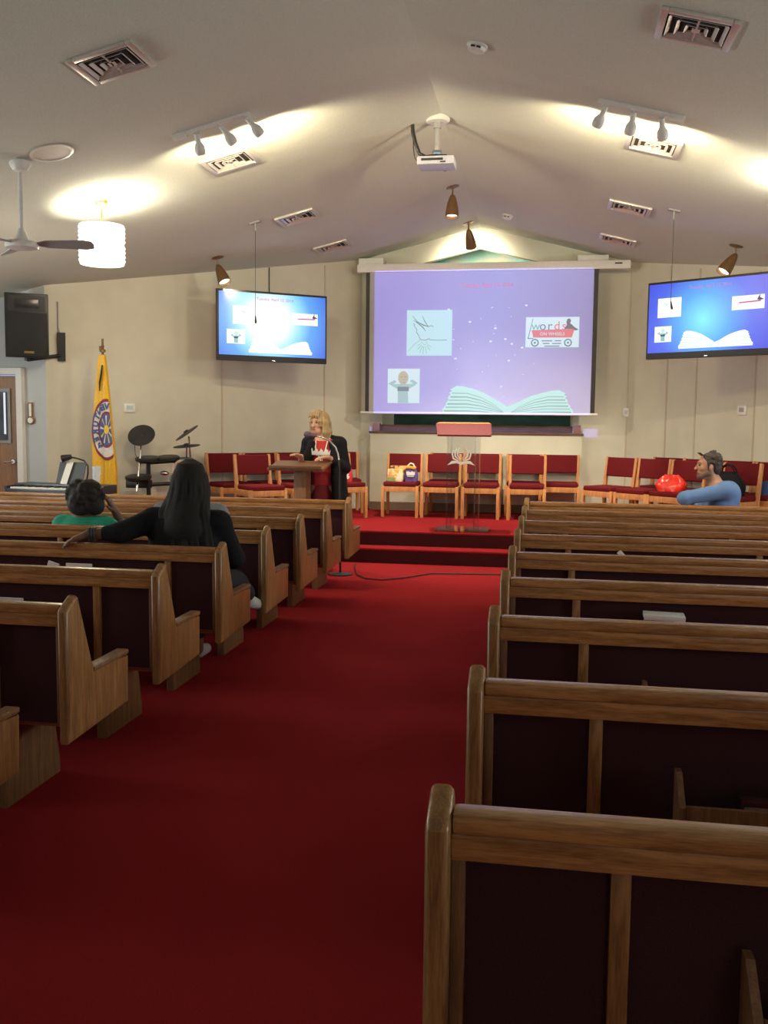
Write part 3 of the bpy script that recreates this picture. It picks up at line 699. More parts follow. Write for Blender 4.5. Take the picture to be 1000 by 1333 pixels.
# ------------------------------------------------------------------ projection screen and its slide
YS = 13.75
scr = thing('projection_screen', 'large pull-down projection screen showing a lilac slide', 'projection screen', (-.95, YS, 1.75))
O = Vector((-.95, YS, 1.75))
a, b = at(466, 350, YS+.02), at(821, 343, YS+.02); zc = (a.z+b.z)/2
m = MB(); m.box(Vector(((a.x+b.x)/2, YS+.03, 3.815))-O, (b.x-a.x, .12, .115), bevel=.012); cs = m.build('screen_case', 'white', scr)
m = MB(); m.box(Vector((b.x-.16, YS-.031, 3.83))-O, (.10, .006, .018)); m.build('case_slot', 'dark', cs, smooth=False)
xl, xr, zb, zt = at(481, 450, YS).x, at(771, 450, YS).x, 1.775, 3.775
MB().box(Vector(((xl+xr)/2, YS, (zb+zt)/2))-O, (xr-xl, .006, zt-zb)).build('screen_sheet', plain('matte grey-white screen cloth', (.42, .42, .42), .95, noise=.01), scr, smooth=False)
for xa, xb in ((xl-.055, xl), (xr, xr+.06)):
    MB().box(Vector(((xa+xb)/2, YS, (zb+zt)/2))-O, (xb-xa, .008, zt-zb)).build('black_border', 'black', scr, smooth=False)
m = MB(); m.tube([Vector((xl-.12, YS, zb-.01))-O, Vector((xr+.10, YS, zb-.01))-O], .018, 12); m.build('weight_bar', 'white', scr)
YP = YS-.006
def TS(px, py, dy=0): p = at(px, py, YP-dy); return Matrix.Translation(p-O) @ RX90
def patch(name, x0, y0, x1, y1, mat, dy=0):
    a, b = at(x0, y0, YP-dy)-O, at(x1, y1, YP-dy)-O
    return MB().box(((a.x+b.x)/2, a.y, (a.z+b.z)/2), (abs(b.x-a.x), .003, abs(b.z-a.z))).build(name, mat, scr, smooth=False)
def dim(name, srgb): return glow(name, srgb, PIC)
d_card = dim('projected pale teal', (190, 226, 226)); d_line = dim('projected line', (128, 140, 140)); d_gline = dim('projected green line', (150, 190, 165))
d_boy = dim('projected card', (212, 232, 232)); d_skin = dim('projected skin', (190, 180, 150)); d_shirt = dim('projected shirt', (165, 195, 190)); d_band = dim('projected band', (125, 135, 130))
d_green = dim('projected green', (120, 190, 150)); d_redd = dim('projected red', (222, 120, 105)); d_grey = dim('projected grey', (110, 125, 135)); d_brown = dim('projected brown', (122, 104, 96)); d_w = dim('projected white', (205, 235, 228))
d_page = dim('projected page', (196, 236, 224)); d_page2 = dim('projected page shade', (150, 178, 166)); d_date = dim('projected date', (225, 110, 115)); d_star = glow('projected sparkle', (225, 228, 255), 1.0)
c1 = patch('slide_card', 530, 404, 588, 463, d_card)
m = MB(); dove(m, TS(559, 433.5, .003), (at(588, 433, YP)-at(530, 433, YP)).x); m.build('slide_dove', [d_line, d_gline], c1, smooth=False)
c2 = patch('slide_card', 685, 413, 753.5, 452, d_boy)
m = MB(); wagon(m, TS(719.3, 432.5, .003), (at(753.5, 433, YP)-at(685, 433, YP)).x); m.build('slide_wagon', [d_green, d_redd, d_grey, d_w, d_brown, d_w], c2, smooth=False)
c3 = patch('slide_card', 505, 480, 546, 525, d_boy)
m = MB(); boy(m, TS(525, 502.5, .003), (at(525, 480, YP)-at(525, 525, YP)).z*.98); m.build('slide_boy', [d_skin, d_shirt, d_band], c3, smooth=False)
m = MB(); open_book(m, TS(660, 539.5), (at(745, 539, YP)-at(576, 539, YP)).x, (at(660, 502, YP)-at(660, 539, YP)).z); m.build('slide_book', [d_page, d_page2], scr, smooth=False)
m = MB(); m.text('Tuesday, April 15, 2014', .076, TS(634, 371), .0008); m.build('slide_date', d_date, scr, smooth=False)
m = MB(); rs = random.Random(3)
for k in range(34):
    q = at(rs.gauss(655, 32), rs.uniform(395, 520), YP)-O; r = rs.choice((.005, .006, .008, .013))
    m.ball(q, (r*1.5, .001, r), None, 8, 6)
q_ = m.build('slide_sparkles', d_star, scr); q_['kind'] = 'stuff'
# brackets that carry the case
for x0, x1 in ((468, 500), (752, 792)):
    a, b = at(x0, 331, YS+.2), at(x1, 346, YS+.2)
    tag(MB().box(((a.x+b.x)/2, WY-.115, min(3.935, min(cz(a.x), cz(b.x))-.055)), (b.x-a.x, .20, .10), bevel=.008).build('screen_bracket', 'white'), 'white box bracket holding the screen case, %s end' % ('left' if x0 < 600 else 'right'), 'bracket', 'screen case brackets')
# the projector's beam: a rectangle of lilac light
bl = light('projector_beam', 'SPOT', LENS+Vector((0, .03, 0)), BEAM_W, (1, 1, 1), LENS+Vector((0, 5, 0)), spot_size=math.radians(100), spot_blend=0, shadow_soft_size=.01)
bl.rotation_euler = (PI/2, 0, 0)
ld = bl.data; ld.use_nodes = True; nt = ld.node_tree; em = nt.nodes['Emission']
tc = nt.nodes.new('ShaderNodeTexCoord'); sp_ = nt.nodes.new('ShaderNodeSeparateXYZ'); nt.links.new(tc.outputs['Normal'], sp_.inputs[0])
def mth(op, a, b, c=None):
    n = nt.nodes.new('ShaderNodeMath'); n.operation = op
    for i, v in enumerate((a, b, c)):
        if v is None: continue
        if isinstance(v, (int, float)): n.inputs[i].default_value = v
        else: nt.links.new(v, n.inputs[i])
    return n.outputs[0]
az = mth('ABSOLUTE', sp_.outputs['Z'], 0)
u = mth('DIVIDE', sp_.outputs['X'], az); v = mth('DIVIDE', sp_.outputs['Y'], az)
L0 = bl.location
ul, ur = (at(487, 450, YS).x-L0.x)/(YS-L0.y), (at(771, 450, YS).x-L0.x)/(YS-L0.y)
vt, vb = (3.775-L0.z)/(YS-L0.y), (1.44-L0.z)/(WY-L0.y)
mask = mth('MULTIPLY', mth('MULTIPLY', mth('GREATER_THAN', u, ul), mth('LESS_THAN', u, ur)), mth('MULTIPLY', mth('GREATER_THAN', v, vb), mth('LESS_THAN', v, vt)))
# even brightness over the sheet: undo the cosine fall-off of a point source
r2 = mth('ADD', mth('ADD', mth('MULTIPLY', u, u), mth('MULTIPLY', v, v)), 1)
fall = mth('POWER', r2, 1.5)
gr = nt.nodes.new('ShaderNodeValToRGB'); nt.links.new(mth('MULTIPLY_ADD', mth('ADD', u, mth('MULTIPLY', v, -.15)), 1.25, .40), gr.inputs[0])
gr.color_ramp.elements[0].color = (.19, .17, .86, 1); gr.color_ramp.elements[1].color = (.15, .12, .52, 1); k_ = gr.color_ramp.elements.new(.5); k_.color = (.235, .30, 1.0, 1)
nt.links.new(gr.outputs[0], em.inputs[0]); nt.links.new(mth('MULTIPLY', mask, fall), em.inputs['Strength'])

# ------------------------------------------------------------------ loudspeaker and wall fittings
c = at(35, 424, 10.35)
ls = thing('wall_loudspeaker', 'large black loudspeaker on a wall bracket above the door', 'loudspeaker', c, math.radians(31))
ls.rotation_euler = (math.radians(7), 0, math.radians(31))
m = MB(); m.box((0, .14, 0), (.475, .30, .73), bevel=.012); cab = m.build('cabinet', 'black', ls)
MB().box((0, -.013, -.10), (.44, .012, .50), bevel=.004).build('grille', plain('black mesh grille', (.010, .010, .011), .7, noise=.5, scale=400, bump=.3), ls)
m = MB(); T = Matrix.Translation((0, -.012, .25)) @ RX90
m.prism([(-.20, -.09), (.20, -.09), (.20, .09), (-.20, .09)], .006, T); m.box((0, -.02, .25), (.26, .012, .10), bevel=.004); m.build('horn', plain('glossy black horn', (.03, .03, .033), .25), ls)
MB().box((.02, -.022, -.30), (.11, .006, .025)).build('badge', 'brass', ls, smooth=False)
q = at(73, 455, 10.72); 
m = MB(); lq = Matrix.Rotation(-math.radians(31), 3, 'Z') @ (Vector((-5.80, 10.86, q.z))-c)
m.box((lq.x, lq.y-.03, lq.z), (.09, .05, .34)); m.tube([(lq.x, lq.y-.03, lq.z-.10), (0, .16, -.40)], .022, 10); m.tube([(0, .16, -.41), (0, .16, -.35)], .03, 10); m.build('bracket', 'black', ls)
p, n = on_splay(75, 412, 1, .008)
tag(MB().tube([(p.x, p.y, 3.02), (p.x, p.y, 2.72), (p.x+.03, p.y-.02, 2.63)], .010, 8).build('speaker_cable', 'grey'), 'short grey cable on the wall right of the loudspeaker', 'cable')
th = thing('wall_thermometer', 'long brown wall thermometer with a round dial beside the door', 'thermometer', at(40, 538, SLY-.02))
m = MB(); m.box((0, 0, .03), (.055, .025, .20), bevel=.006); lathe_along(m, (0, .012, -.085), (0, -1, 0), [(0, 0), (.05, 0), (.05, .02), (.04, .028), (0, .028)]); m.build('body', 'lecternwood', th)
m = MB(); m.box((0, -.014, .04), (.028, .004, .15)); lathe_along(m, (0, -.016, -.085), (0, -1, 0), [(0, 0), (.034, 0), (.034, .003), (0, .003)]); m.build('scale_face', 'paper', th)
def wall_box(name, px, py, left, w_, h_, label, cat, face):
    if left is None: p, n = at(px, py, WY-.0), Vector((0, -1, 0))
    else: p, n = on_splay(px, py, left, 0)
    r = thing(name, label, cat, p, math.atan2(n.y, n.x)+PI/2)
    MB().box((0, -.012, 0), (w_, .024, h_), bevel=.005).build('cover', 'white', r); MB().box((0, -.026, .004), (w_*.55, .004, h_*.45)).build('display' if cat == 'thermostat' else 'toggle', face, r, smooth=False)
wall_box('thermostat', 168, 531, 1, .15, .11, 'white thermostat with a teal display beside the yellow flag', 'thermostat', plain('teal display', (.35, .52, .50), .3))
wall_box('thermostat', 967, 534, 0, .13, .12, 'white thermostat with a grey display, right wall under the television', 'thermostat', 'grey')
wall_box('light_switch', 815, 537, None, .08, .12, 'cream light switch plate right of the projection screen', 'light switch', 'wall_pale')

# ------------------------------------------------------------------ lecterns, microphone stand
lec = thing('lectern', 'brown wooden lectern with a flat slanted top before the speaking woman', 'lectern', (-2.56, 9.80, 0))
m = MB(); m.box((0, 0, 1.155), (.60, .42, .026), Matrix.Rotation(.16, 3, 'X'), bevel=.006); tp = m.build('desk_top', 'lecternwood', lec)
m = MB(); m.box((0, -.215, 1.145), (.56, .018, .035), bevel=.004); m.build('book_lip', 'darkwood', tp)
MB().box((.02, .02, .60), (.13, .22, 1.06), bevel=.006).build('column', 'lecternwood', lec)
MB().box((.02, .02, .04), (.42, .40, .08), bevel=.01).build('base', 'lecternwood', lec)
ms = thing('microphone_stand', 'black microphone stand with chrome gooseneck beside the wooden lectern', 'microphone stand', (-2.14, 9.89, 0))
MB().lathe([(0, 0), (.13, 0), (.13, .012), (.03, .028), (0, .028)], None, 28).build('base', 'black', ms)
MB().tube([(0, 0, .02), (-.02, -.01, 1.22)], .012, 10).build('pole', 'black', ms)
gp = [(-.02, -.01, 1.20), (-.03, -.01, 1.28), (-.06, -.01, 1.355), (-.12, -.01, 1.415), (-.20, -.01, 1.455), (-.27, -.01, 1.468)]
MB().tube(gp, .009, 10).build('gooseneck', 'chrome', ms)
m = MB(); m.tube([(-.26, -.01, 1.467), (-.34, -.01, 1.478)], [.012, .02], 12); m.ball((-.362, -.01, 1.482), (.042, .036, .036)); m.build('microphone_head', plain('violet foam', (.10, .07, .12), .8, noise=.5, scale=200, bump=.4), ms)
tag(MB().tube([(-2.12, 10.6, .012), (-2.09, 10.40, .012), (-1.95, 9.86, .012), (-1.82, 9.63, .012), (-1.64, 9.58, .012), (-1.42, 9.78, .012), (-1.2, 10.12, .012), (-.88, 10.18, .012), (-.43, 10.24, .012), (.3, 10.30, .012)], .007, 8).build('floor_cable', 'black'), 'thin black cable snaking over the red carpet before the step', 'cable')
ac = thing('acrylic_lectern', 'clear acrylic lectern with a red slanted desk on the stage', 'lectern', (-.98, 11.42, SH))
def rp(px, py, Y=11.42): return at(px, py, Y)-Vector((-.98, 11.42, SH))
m = MB(); T = Matrix.Translation((0, -.14, 1.125)) @ Matrix.Rotation(.42, 4, 'X')
m.prism([(-.30, 0), (.33, 0), (.33, .06), (.31, .33), (.27, .35), (-.31, .35), (-.35, .33), (-.35, .30)], .022, T); dk = m.build('desk', 'redplush', ac)
m = MB(); m.prism([(-.352, .318), (.312, .318), (.275, .355), (-.315, .355)], .026, T); m.build('desk_edge', 'chairwood', dk, smooth=False)
for x in (-.165, .165):
    m = MB(); m.box((x, .0, .60), (.055, .20, 1.12), bevel=.003); m.build('acrylic_upright', 'acrylic', ac, smooth=False)
MB().box((0, -.095, .62), (.29, .01, 1.05)).build('acrylic_front', 'acrylic', ac, smooth=False)
MB().box((.0, .0, .02), (.64, .40, .035), bevel=.008).build('acrylic_base', 'acrylic', ac, smooth=False)
m = MB(); T = Matrix.Translation((-.02, -.102, .83)) @ RX90
for s in (-1, 1):
    m.prism([(0, -.005), (s*.05, .012), (s*.11, .008), (s*.165, -.045), (s*.10, -.025), (s*.05, -.02), (0, -.04)], .003, T, 0)
    for j, pts in enumerate((((.012, .03), (.045, .075), (.040, .135), (.020, .165)), ((.018, .015), (.075, .06), (.078, .12), (.052, .165)), ((.03, .005), (.098, .035), (.112, .09), (.090, .145)))):
        m.tube([T @ Vector((s*x if s > 0 else s*x*.95, y, .004)) for x, y in pts], [.006, .012, .010, .003], 6, 1 if (j == 0 and s > 0) else 0)
m.build('flame_emblem', ['white', plain('peach enamel', (.75, .42, .33), .5)], ac, smooth=False)

# ------------------------------------------------------------------ flag
fb = Vector((-5.17, 10.62, 0))
fl = thing('flag', 'yellow and white club flag with a round emblem furled on its pole', 'flag', fb)
MB().lathe([(0, 0), (.15, 0), (.15, .03), (.05, .07), (.02, .12), (0, .12)], None, 24).build('base', 'brass', fl)
MB().tube([(0, .03, .05), (0, .03, 2.42)], .014, 10).build('pole', 'darkwood', fl)
m = MB(); m.lathe([(0, 2.40), (.035, 2.405), (.035, 2.43), (.012, 2.445), (.02, 2.47), (.008, 2.50), (0, 2.50)], Matrix.Translation((0, .03, 0)), 14); m.box((-.015, .03, 2.45), (.05, .02, .05)); m.box((.0, .03, 2.52), (.022, .012, .08)); m.build('finial', 'bronze', fl)
ZT, ZB = 2.37, .42
def cloth_edges(z):
    t = (ZT-z)/(ZT-ZB)
    l = -.02-.095*min(1, t*2.2)**.8; r = .045+.10*min(1, t*1.5)**.9+.03*t
    return l, r
def cloth_y(x, z):
    t = max(0, min(1, (ZT-z)/(ZT-ZB))); return -.03-.02*t+.018*t*math.sin(x*38+z*1.5)+.012*t*math.cos(x*70)
m = MB(); NX, NZ = 36, 60; grid = []
for j in range(NZ+1):
    z = ZT+(ZB-ZT)*j/NZ; l, r = cloth_edges(z); row = []
    for i in range(NX+1):
        x = l+(r-l)*i/NX; row.append(m.bm.verts.new((x, cloth_y(x, z), z)))
    grid.append(row)
back = [[m.bm.verts.new((v.co.x, v.co.y+.05+.03*math.sin(i/NX*PI), v.co.z)) for i, v in enumerate(row)] for row in grid]
for j in range(NZ):
    for i in range(NX):
        zc_ = ZT+(ZB-ZT)*(j+.5)/NZ
        f = m.bm.faces.new((grid[j][i], grid[j+1][i], grid[j+1][i+1], grid[j][i+1])); f.material_index = 1 if (zc_ < 1.08 and i < NX*(.36-.25*(1.08-zc_))) else 0
        m.bm.faces.new((back[j][i], back[j][i+1], back[j+1][i+1], back[j+1][i]))
    for i in (0, NX): m.bm.faces.new((grid[j][i], grid[j+1][i], back[j+1][i], back[j][i]))
m.build('flag_cloth', [plain('yellow satin', (.72, .40, .012), .5, noise=.08), plain('white satin', (.62, .64, .70), .5)], fl)
EC = Vector((.072, 0, 1.50)); ERX, ERZ = .185, .36
def polar(m, r0, r1, a0, a1, n, mi, lift):
    prev = None
    for k in range(n+1):
        a = a0+(a1-a0)*k/n; pr = []
        for r in (r0, r1):
            x, z = EC.x+ERX*r*math.cos(a), EC.z+ERZ*r*math.sin(a); l, rr = cloth_edges(z); x = min(max(x, l+.002), rr-.002)
            pr.append(m.bm.verts.new((x, cloth_y(x, z)-lift, z)))
        if prev:
            f = m.bm.faces.new((prev[0], prev[1], pr[1], pr[0])); f.material_index = mi
        prev = pr
m = MB()
for i in range(6): polar(m, i/6+.001, (i+1)/6, 0, 2*PI, 60, 1 if i < 6 else 0, .004)
polar(m, .90, 1.0, 0, 2*PI, 60, 0, .006); polar(m, .52, .59, 0, 2*PI, 60, 0, .006)
for i in range(3): polar(m, i*.52/3+.001, (i+1)*.52/3, 0, 2*PI, 48, 2, .006)
polar(m, .001, .15, 0, 2*PI, 24, 3, .010)
for k in range(9):
    a = 2*PI*k/9+.2; polar(m, .17, .46, a-.10, a+.10, 2, 3 if k % 2 else 1, .009)
em_ = m.build('flag_emblem', [plain('maroon print', (.22, .02, .03), .6), plain('white print', (.62, .56, .54), .6), plain('blue print', (.05, .09, .28), .6), plain('gold print', (.70, .48, .05), .6)], fl)
m = MB()
for k, ch in enumerate('VENTURER'):
    a = math.radians(88+k*19.5); r = .745
    x, z = EC.x+ERX*r*math.cos(a), EC.z+ERZ*r*math.sin(a)
    tx, tz = -ERX*math.sin(a), ERZ*math.cos(a); ang = math.atan2(-tz, -tx)
    T = Matrix.Translation((x, cloth_y(x, z)-.010, z)) @ RX90 @ Matrix.Rotation(ang+PI, 4, 'Z') @ Matrix.Diagonal((-1, 1, 1, 1))
    T = Matrix.Translation((x, cloth_y(x, z)-.010, z)) @ RX90 @ Matrix.Rotation(a-PI/2, 4, 'Z') @ Matrix.Diagonal((-1, 1, 1, 1))
    m.text(ch, .098, T, .001, weight=.005)
m.build('flag_lettering', plain('navy lettering', (.05, .08, .22), .6), fl, smooth=False)
m = MB(); m.tube([(.03, -.05, 2.25), (.02, -.055, 2.15), (.0, -.055, 2.05), (-.005, -.05, 1.95)], [.008, .012, .012, .006], 8); m.build('cord', 'black', fl)

# ------------------------------------------------------------------ keyboard with lamp
kb = thing('digital_piano', 'dark digital piano with a raised music rest below the wall thermometer', 'piano', (-5.33, 9.93, 0), math.radians(-7))
PZ = .045
m = MB(); m.box((0, .06, .80+PZ), (1.16, .26, .10), bevel=.008); m.box((0, -.14, .765+PZ), (1.16, .17, .07), bevel=.006); m.box((-.57, -.14, .81+PZ), (.03, .17, .04)); m.box((.57, -.14, .81+PZ), (.03, .17, .04)); m.build('case', plain('navy black casing', (.03, .032, .045), .35), kb)
m = MB()
for i in range(30): m.box((-.5075+.035*i, -.135, .805+PZ), (.033, .14, .022), bevel=.002, seg=1)
m.build('white_keys', 'paper', kb)
m = MB()
for i in range(29):
    if i % 7 not in (2, 6): m.box((-.49+.035*i, -.10, .823+PZ), (.016, .08, .018))
m.build('black_keys', 'black', kb, smooth=False)
m = MB(); m.box((.04, .12, .965+PZ), (.34, .012, .26), Matrix.Rotation(-.35, 3, 'X')); m.build('music_rest', plain('slate plastic', (.07, .075, .09), .5), kb)
m = MB()
for s in (-1, 1): m.box((s*.5, .04, .40), (.05, .22, .80)); m.box((s*.5, .0, .02), (.06, .4, .04))
m.box((0, .1, .35), (1.0, .02, .2)); m.build('stand', 'black', kb, smooth=False)
pp = Matrix.Rotation(math.radians(-7), 3, 'Z') @ Vector((.01, .082, .972+PZ))
sh_ = MB().box((0, 0, 0), (.075, .004, .27), Euler((-.35, .18, 0)).to_matrix()).build('sheet_music', 'paper', None, Vector((-5.33, 9.93, 0))+pp, smooth=False)
tag(sh_, 'narrow white strip of sheet music on the piano music rest', 'sheet music')
la = Vector((-5.33, 9.93, .851+PZ))+Matrix.Rotation(math.radians(-7), 3, 'Z') @ Vector((.20, .172, 0))
lm = thing('piano_lamp', 'black gooseneck lamp standing on the digital piano', 'lamp', la)
MB().box((0, 0, .01), (.12, .03, .02), bevel=.004).build('base', 'black', lm)
MB().tube([(0, 0, .015), (.02, 0, .12), (.02, 0, .20), (-.02, -.01, .26), (-.10, -.03, .285), (-.18, -.05, .30)], .009, 10).build('gooseneck', 'black', lm)
m = MB(); lathe_along(m, (-.15, -.04, .305), (-.9, -.2, -.25), [(0, 0), (.025, .005), (.035, .05), (.045, .11), (.04, .115), (0, .09)]); m.build('lamp_shade', 'black', lm)

# ------------------------------------------------------------------ electronic drum kit
KX, KY = -4.72, 11.40
dk_ = thing('electronic_drum_kit', 'black electronic drum kit with mesh pads and cymbals on a rack', 'drum kit', (KX, KY, SH))
def kp(px, py, Y): return at(px, py, Y)-Vector((KX, KY, SH))
m = MB()
for px, Y in ((193, 11.35), (232, 11.5)):
    a = kp(px, 600, Y); m.tube([(a.x, a.y, 0), a], .028, 10); m.tube([(a.x, a.y-.22, .02), (a.x, a.y+.22, .02)], .02, 8)
a, b = kp(193, 631, 11.35), kp(232, 629, 11.5); m.tube([a, b], .024, 10); a, b = kp(193, 603, 11.35), kp(236, 600, 11.5); m.tube([a, b], .018, 10)
m.build('rack', 'black', dk_)
def pad(px, py, Y, r, tilt, nm='drum_pad', th=.05):
    p = kp(px, py, Y); m = MB(); T = Matrix.Translation(p) @ Euler(tilt).to_matrix().to_4x4()
    m.lathe([(0, -th), (r*.8, -th), (r, -th*.5), (r, 0), (r*.92, .008), (0, .004)], T, 28); m.build(nm, 'black', dk_)
    return p
pad(192, 596, 11.25, .15, (.15, 0, 0)); pad(218, 595, 11.38, .15, (.15, 0, 0)); pad(180, 620, 11.1, .16, (.12, 0, 0)); pad(238, 598, 11.42, .13, (.15, 0, 0))
for px, py, Y, t in ((184, 566, 11.25, (.85, .2, 0)), (243, 563, 11.45, (.3, -.55, 0)), (243, 580, 11.4, (.12, -.06, 0))):
    p = kp(px, py, Y); m = MB(); T = Matrix.Translation(p) @ Euler(t).to_matrix().to_4x4()
    m.lathe([(0, .03), (.025, .028), (.04, .012), (.165, -.004), (.168, -.010), (.04, .0), (0, .012)], T, 32); m.build('cymbal', plain('black rubber cymbal', (.02, .02, .022), .5), dk_)
m = MB(); m.tube([kp(184, 572, 11.27), kp(183, 590, 11.2), kp(178, 640, 11.0)], [.010, .016, .017], 10); m.tube([kp(246, 568, 11.46), kp(248, 602, 11.5)], .012, 10); m.tube([kp(243, 583, 11.42), kp(243, 602, 11.5)], .010, 10); m.build('chrome_stand', 'chrome', dk_)
m = MB(); p = kp(214, 616, 11.3); m.ball(p, (.06, .05, .03)); m.build('chrome_shell', 'chrome', dk_)
m = MB(); p = kp(186, 632, 11.2); m.box((p.x-.05, p.y, p.z+.02), (.30, .12, .10), bevel=.01); m.build('sound_module', 'black', dk_)
m = MB(); m.tube([kp(175, 570, 11.3), kp(176, 590, 11.3), kp(182, 605, 11.3)], .004, 6); m.tube([kp(253, 600, 11.4), kp(257, 610, 11.4), kp(255, 625, 11.4)], .004, 6); m.build('cable', 'black', dk_)

# ------------------------------------------------------------------ bags and papers
def soft_bag(name, label, cat, loc, rz, w_, d_, h_, mat, handles=None, pinch=.75, bulge=.12):
    r = thing(name, label, cat, loc, rz); m = MB(); N = 10; rings = []; rs = random.Random(len(label))
    for j in range(9):
        t = j/8; ww, dd = w_*(1+bulge*math.sin(t*PI))*(1-(1-pinch)*t**3), d_*(1+.5*bulge*math.sin(t*PI))*(1-(1-pinch*.5)*t**1.5); ring = []
        for k in range(4*N):
            a = 2*PI*k/(4*N); c_, s_ = math.cos(a), math.sin(a); q = (abs(c_)**4+abs(s_)**4)**-.25
            ring.append(m.bm.verts.new((ww/2*c_*q*(1+rs.uniform(-.02, .02)), dd/2*s_*q+rs.uniform(-.006, .006), h_*t*(1+rs.uniform(-.03, .03)*t))))
        rings.append(ring)
    for a, b in zip(rings, rings[1:]):
        for k in range(4*N): m.bm.faces.new((a[k], a[(k+1) % (4*N)], b[(k+1) % (4*N)], b[k]))
    m.bm.faces.new(rings[0][::-1]); m.bm.faces.new(rings[-1]); m.build('bag_body', mat, r)
    if handles:
        m = MB(); hs, hm = handles
        for s in (-1, 1): m.tube([(-hs, s*d_*.12, h_*.93), (-hs*.8, s*d_*.12, h_*1.18), (-hs*.2, s*d_*.12, h_*1.32), (hs*.5, s*d_*.12, h_*1.27), (hs*.9, s*d_*.12, h_*1.1), (hs, s*d_*.12, h_*.93)], .009, 8)
        m.build('handle', hm, r)
    return r
purple = plain('purple bag cloth', (.10, .05, .22), .7, noise=.15)
bg = soft_bag('tote_bag', 'purple tote bag with white handles on the leftmost central chair', 'bag', (-1.82, 12.93, SEAT), 0, .17, .10, .19, purple, (.05, 'white'))
m = MB(); T = Matrix.Translation((0, -.062, .11)) @ RX90
m.prism([(-.055, -.02), (.055, -.02), (.06, .03), (.045, .02), (.02, .035), (.0, .02), (-.03, .032), (-.06, .03)], .004, T); m.prism([(-.045, -.04), (.045, -.04), (.045, -.028), (-.045, -.028)], .004, T); m.build('bag_print', 'white', bg, smooth=False)
m = MB(); m.box((.0, -.02, .195), (.14, .05, .03), Euler((.2, .1, 0)).to_matrix(), bevel=.006); m.build('gold_tissue', plain('gold tissue', (.70, .38, .05), .5, noise=.3, scale=30), bg)
def patchy(name, cols, scale=9):
    m, nt, b = nodes(name); b.inputs['Roughness'].default_value = .5
    tc = nt.nodes.new('ShaderNodeTexCoord'); v_ = nt.nodes.new('ShaderNodeTexVoronoi'); v_.inputs['Scale'].default_value = scale; v_.distance = 'CHEBYCHEV'
    nt.links.new(tc.outputs['Object'], v_.inputs['Vector']); s_ = nt.nodes.new('ShaderNodeSeparateColor'); nt.links.new(v_.outputs['Color'], s_.inputs[0])
    r = nt.nodes.new('ShaderNodeValToRGB'); r.color_ramp.interpolation = 'CONSTANT'; nt.links.new(s_.outputs[0], r.inputs[0]); e = r.color_ramp.elements
    e[0].color = (*cols[0], 1); e[0].position = 0; e[1].color = (*cols[1], 1); e[1].position = 1/len(cols)
    for i, c_ in enumerate(cols[2:]): k_ = e.new((i+2)/len(cols)); k_.color = (*c_, 1)
    nt.links.new(r.outputs[0], b.inputs['Base Color']); return m
pap = patchy('printed paper', ((.75, .42, .12), (.80, .70, .55), (.72, .60, .22), (.70, .30, .12), (.78, .72, .62)), 22)
b1 = MB().box((-2.03, 12.90, SEAT+.085), (.21, .07, .17), bevel=.004).build('paper_bag', pap); tag(b1, 'yellow and orange printed paper bag on the leftmost central chair', 'bag')
MB().box((-2.085, 12.862, SEAT+.03), (.11, .006, .05)).build('green_panel', plain('green print', (.20, .30, .10), .6), b1, smooth=False)
b2 = MB().box((-1.98, 13.03, SEAT+.105), (.27, .10, .21), bevel=.004).build('gift_box', patchy('orange carton print', ((.72, .30, .10), (.78, .50, .22), (.10, .05, .03), (.70, .38, .15)), 14)); tag(b2, 'orange printed carton standing behind the paper bag', 'box')
redbag = plain('red paper', (.55, .02, .03), .6, noise=.1)
rb = soft_bag('gift_bag', 'red gift bag with white wagon print on the left chair', 'bag', (-2.66, 12.58, SEAT), math.radians(20), .17, .09, .19, redbag, None, .9)
m = MB(); T = Matrix.Translation((-.01, -.06, .09)) @ RX90; m.prism([(-.07, -.05), (.04, -.05), (.06, -.02), (.04, .0), (.05, .02), (.0, .03), (-.01, .07), (-.03, .03), (-.06, .01)], .004, T); m.build('bag_print', 'white', rb, smooth=False)
x, y = -3.13, 12.10
o = tag(MB().box((x+.02, y-.02, SEAT+.05), (.09, .08, .10), Matrix.Rotation(.6, 3, 'Z'), bevel=.003).build('small_box', patchy('cream box print', ((.80, .72, .40), (.80, .76, .62), (.70, .45, .30)), 20)), 'small cream and yellow box on the chair behind the lectern', 'box')
shiny = plain('shiny red plastic', (.75, .035, .02), .22, noise=.25, scale=9, bump=.6)
soft_bag('plastic_bag', 'shiny red plastic bag on a chair beside the seated man', 'bag', (1.50, 12.10, SEAT), math.radians(-30), .30, .22, .20, shiny, None, .55, .25)
soft_bag('shoulder_bag', 'black cloth bag on the chair behind the seated man', 'bag', (2.06, 11.56, SEAT), math.radians(-43), .36, .20, .27, MAT['blackcloth'], (.10, 'blackcloth'), .5, .2)
soft_bag('cloth_bag', 'blue cloth bag on the rightmost chair by the photo edge', 'bag', (2.56, 11.80, SEAT), math.radians(-40), .18, .12, .16, plain('blue cloth', (.06, .10, .32), .8), None, .7)
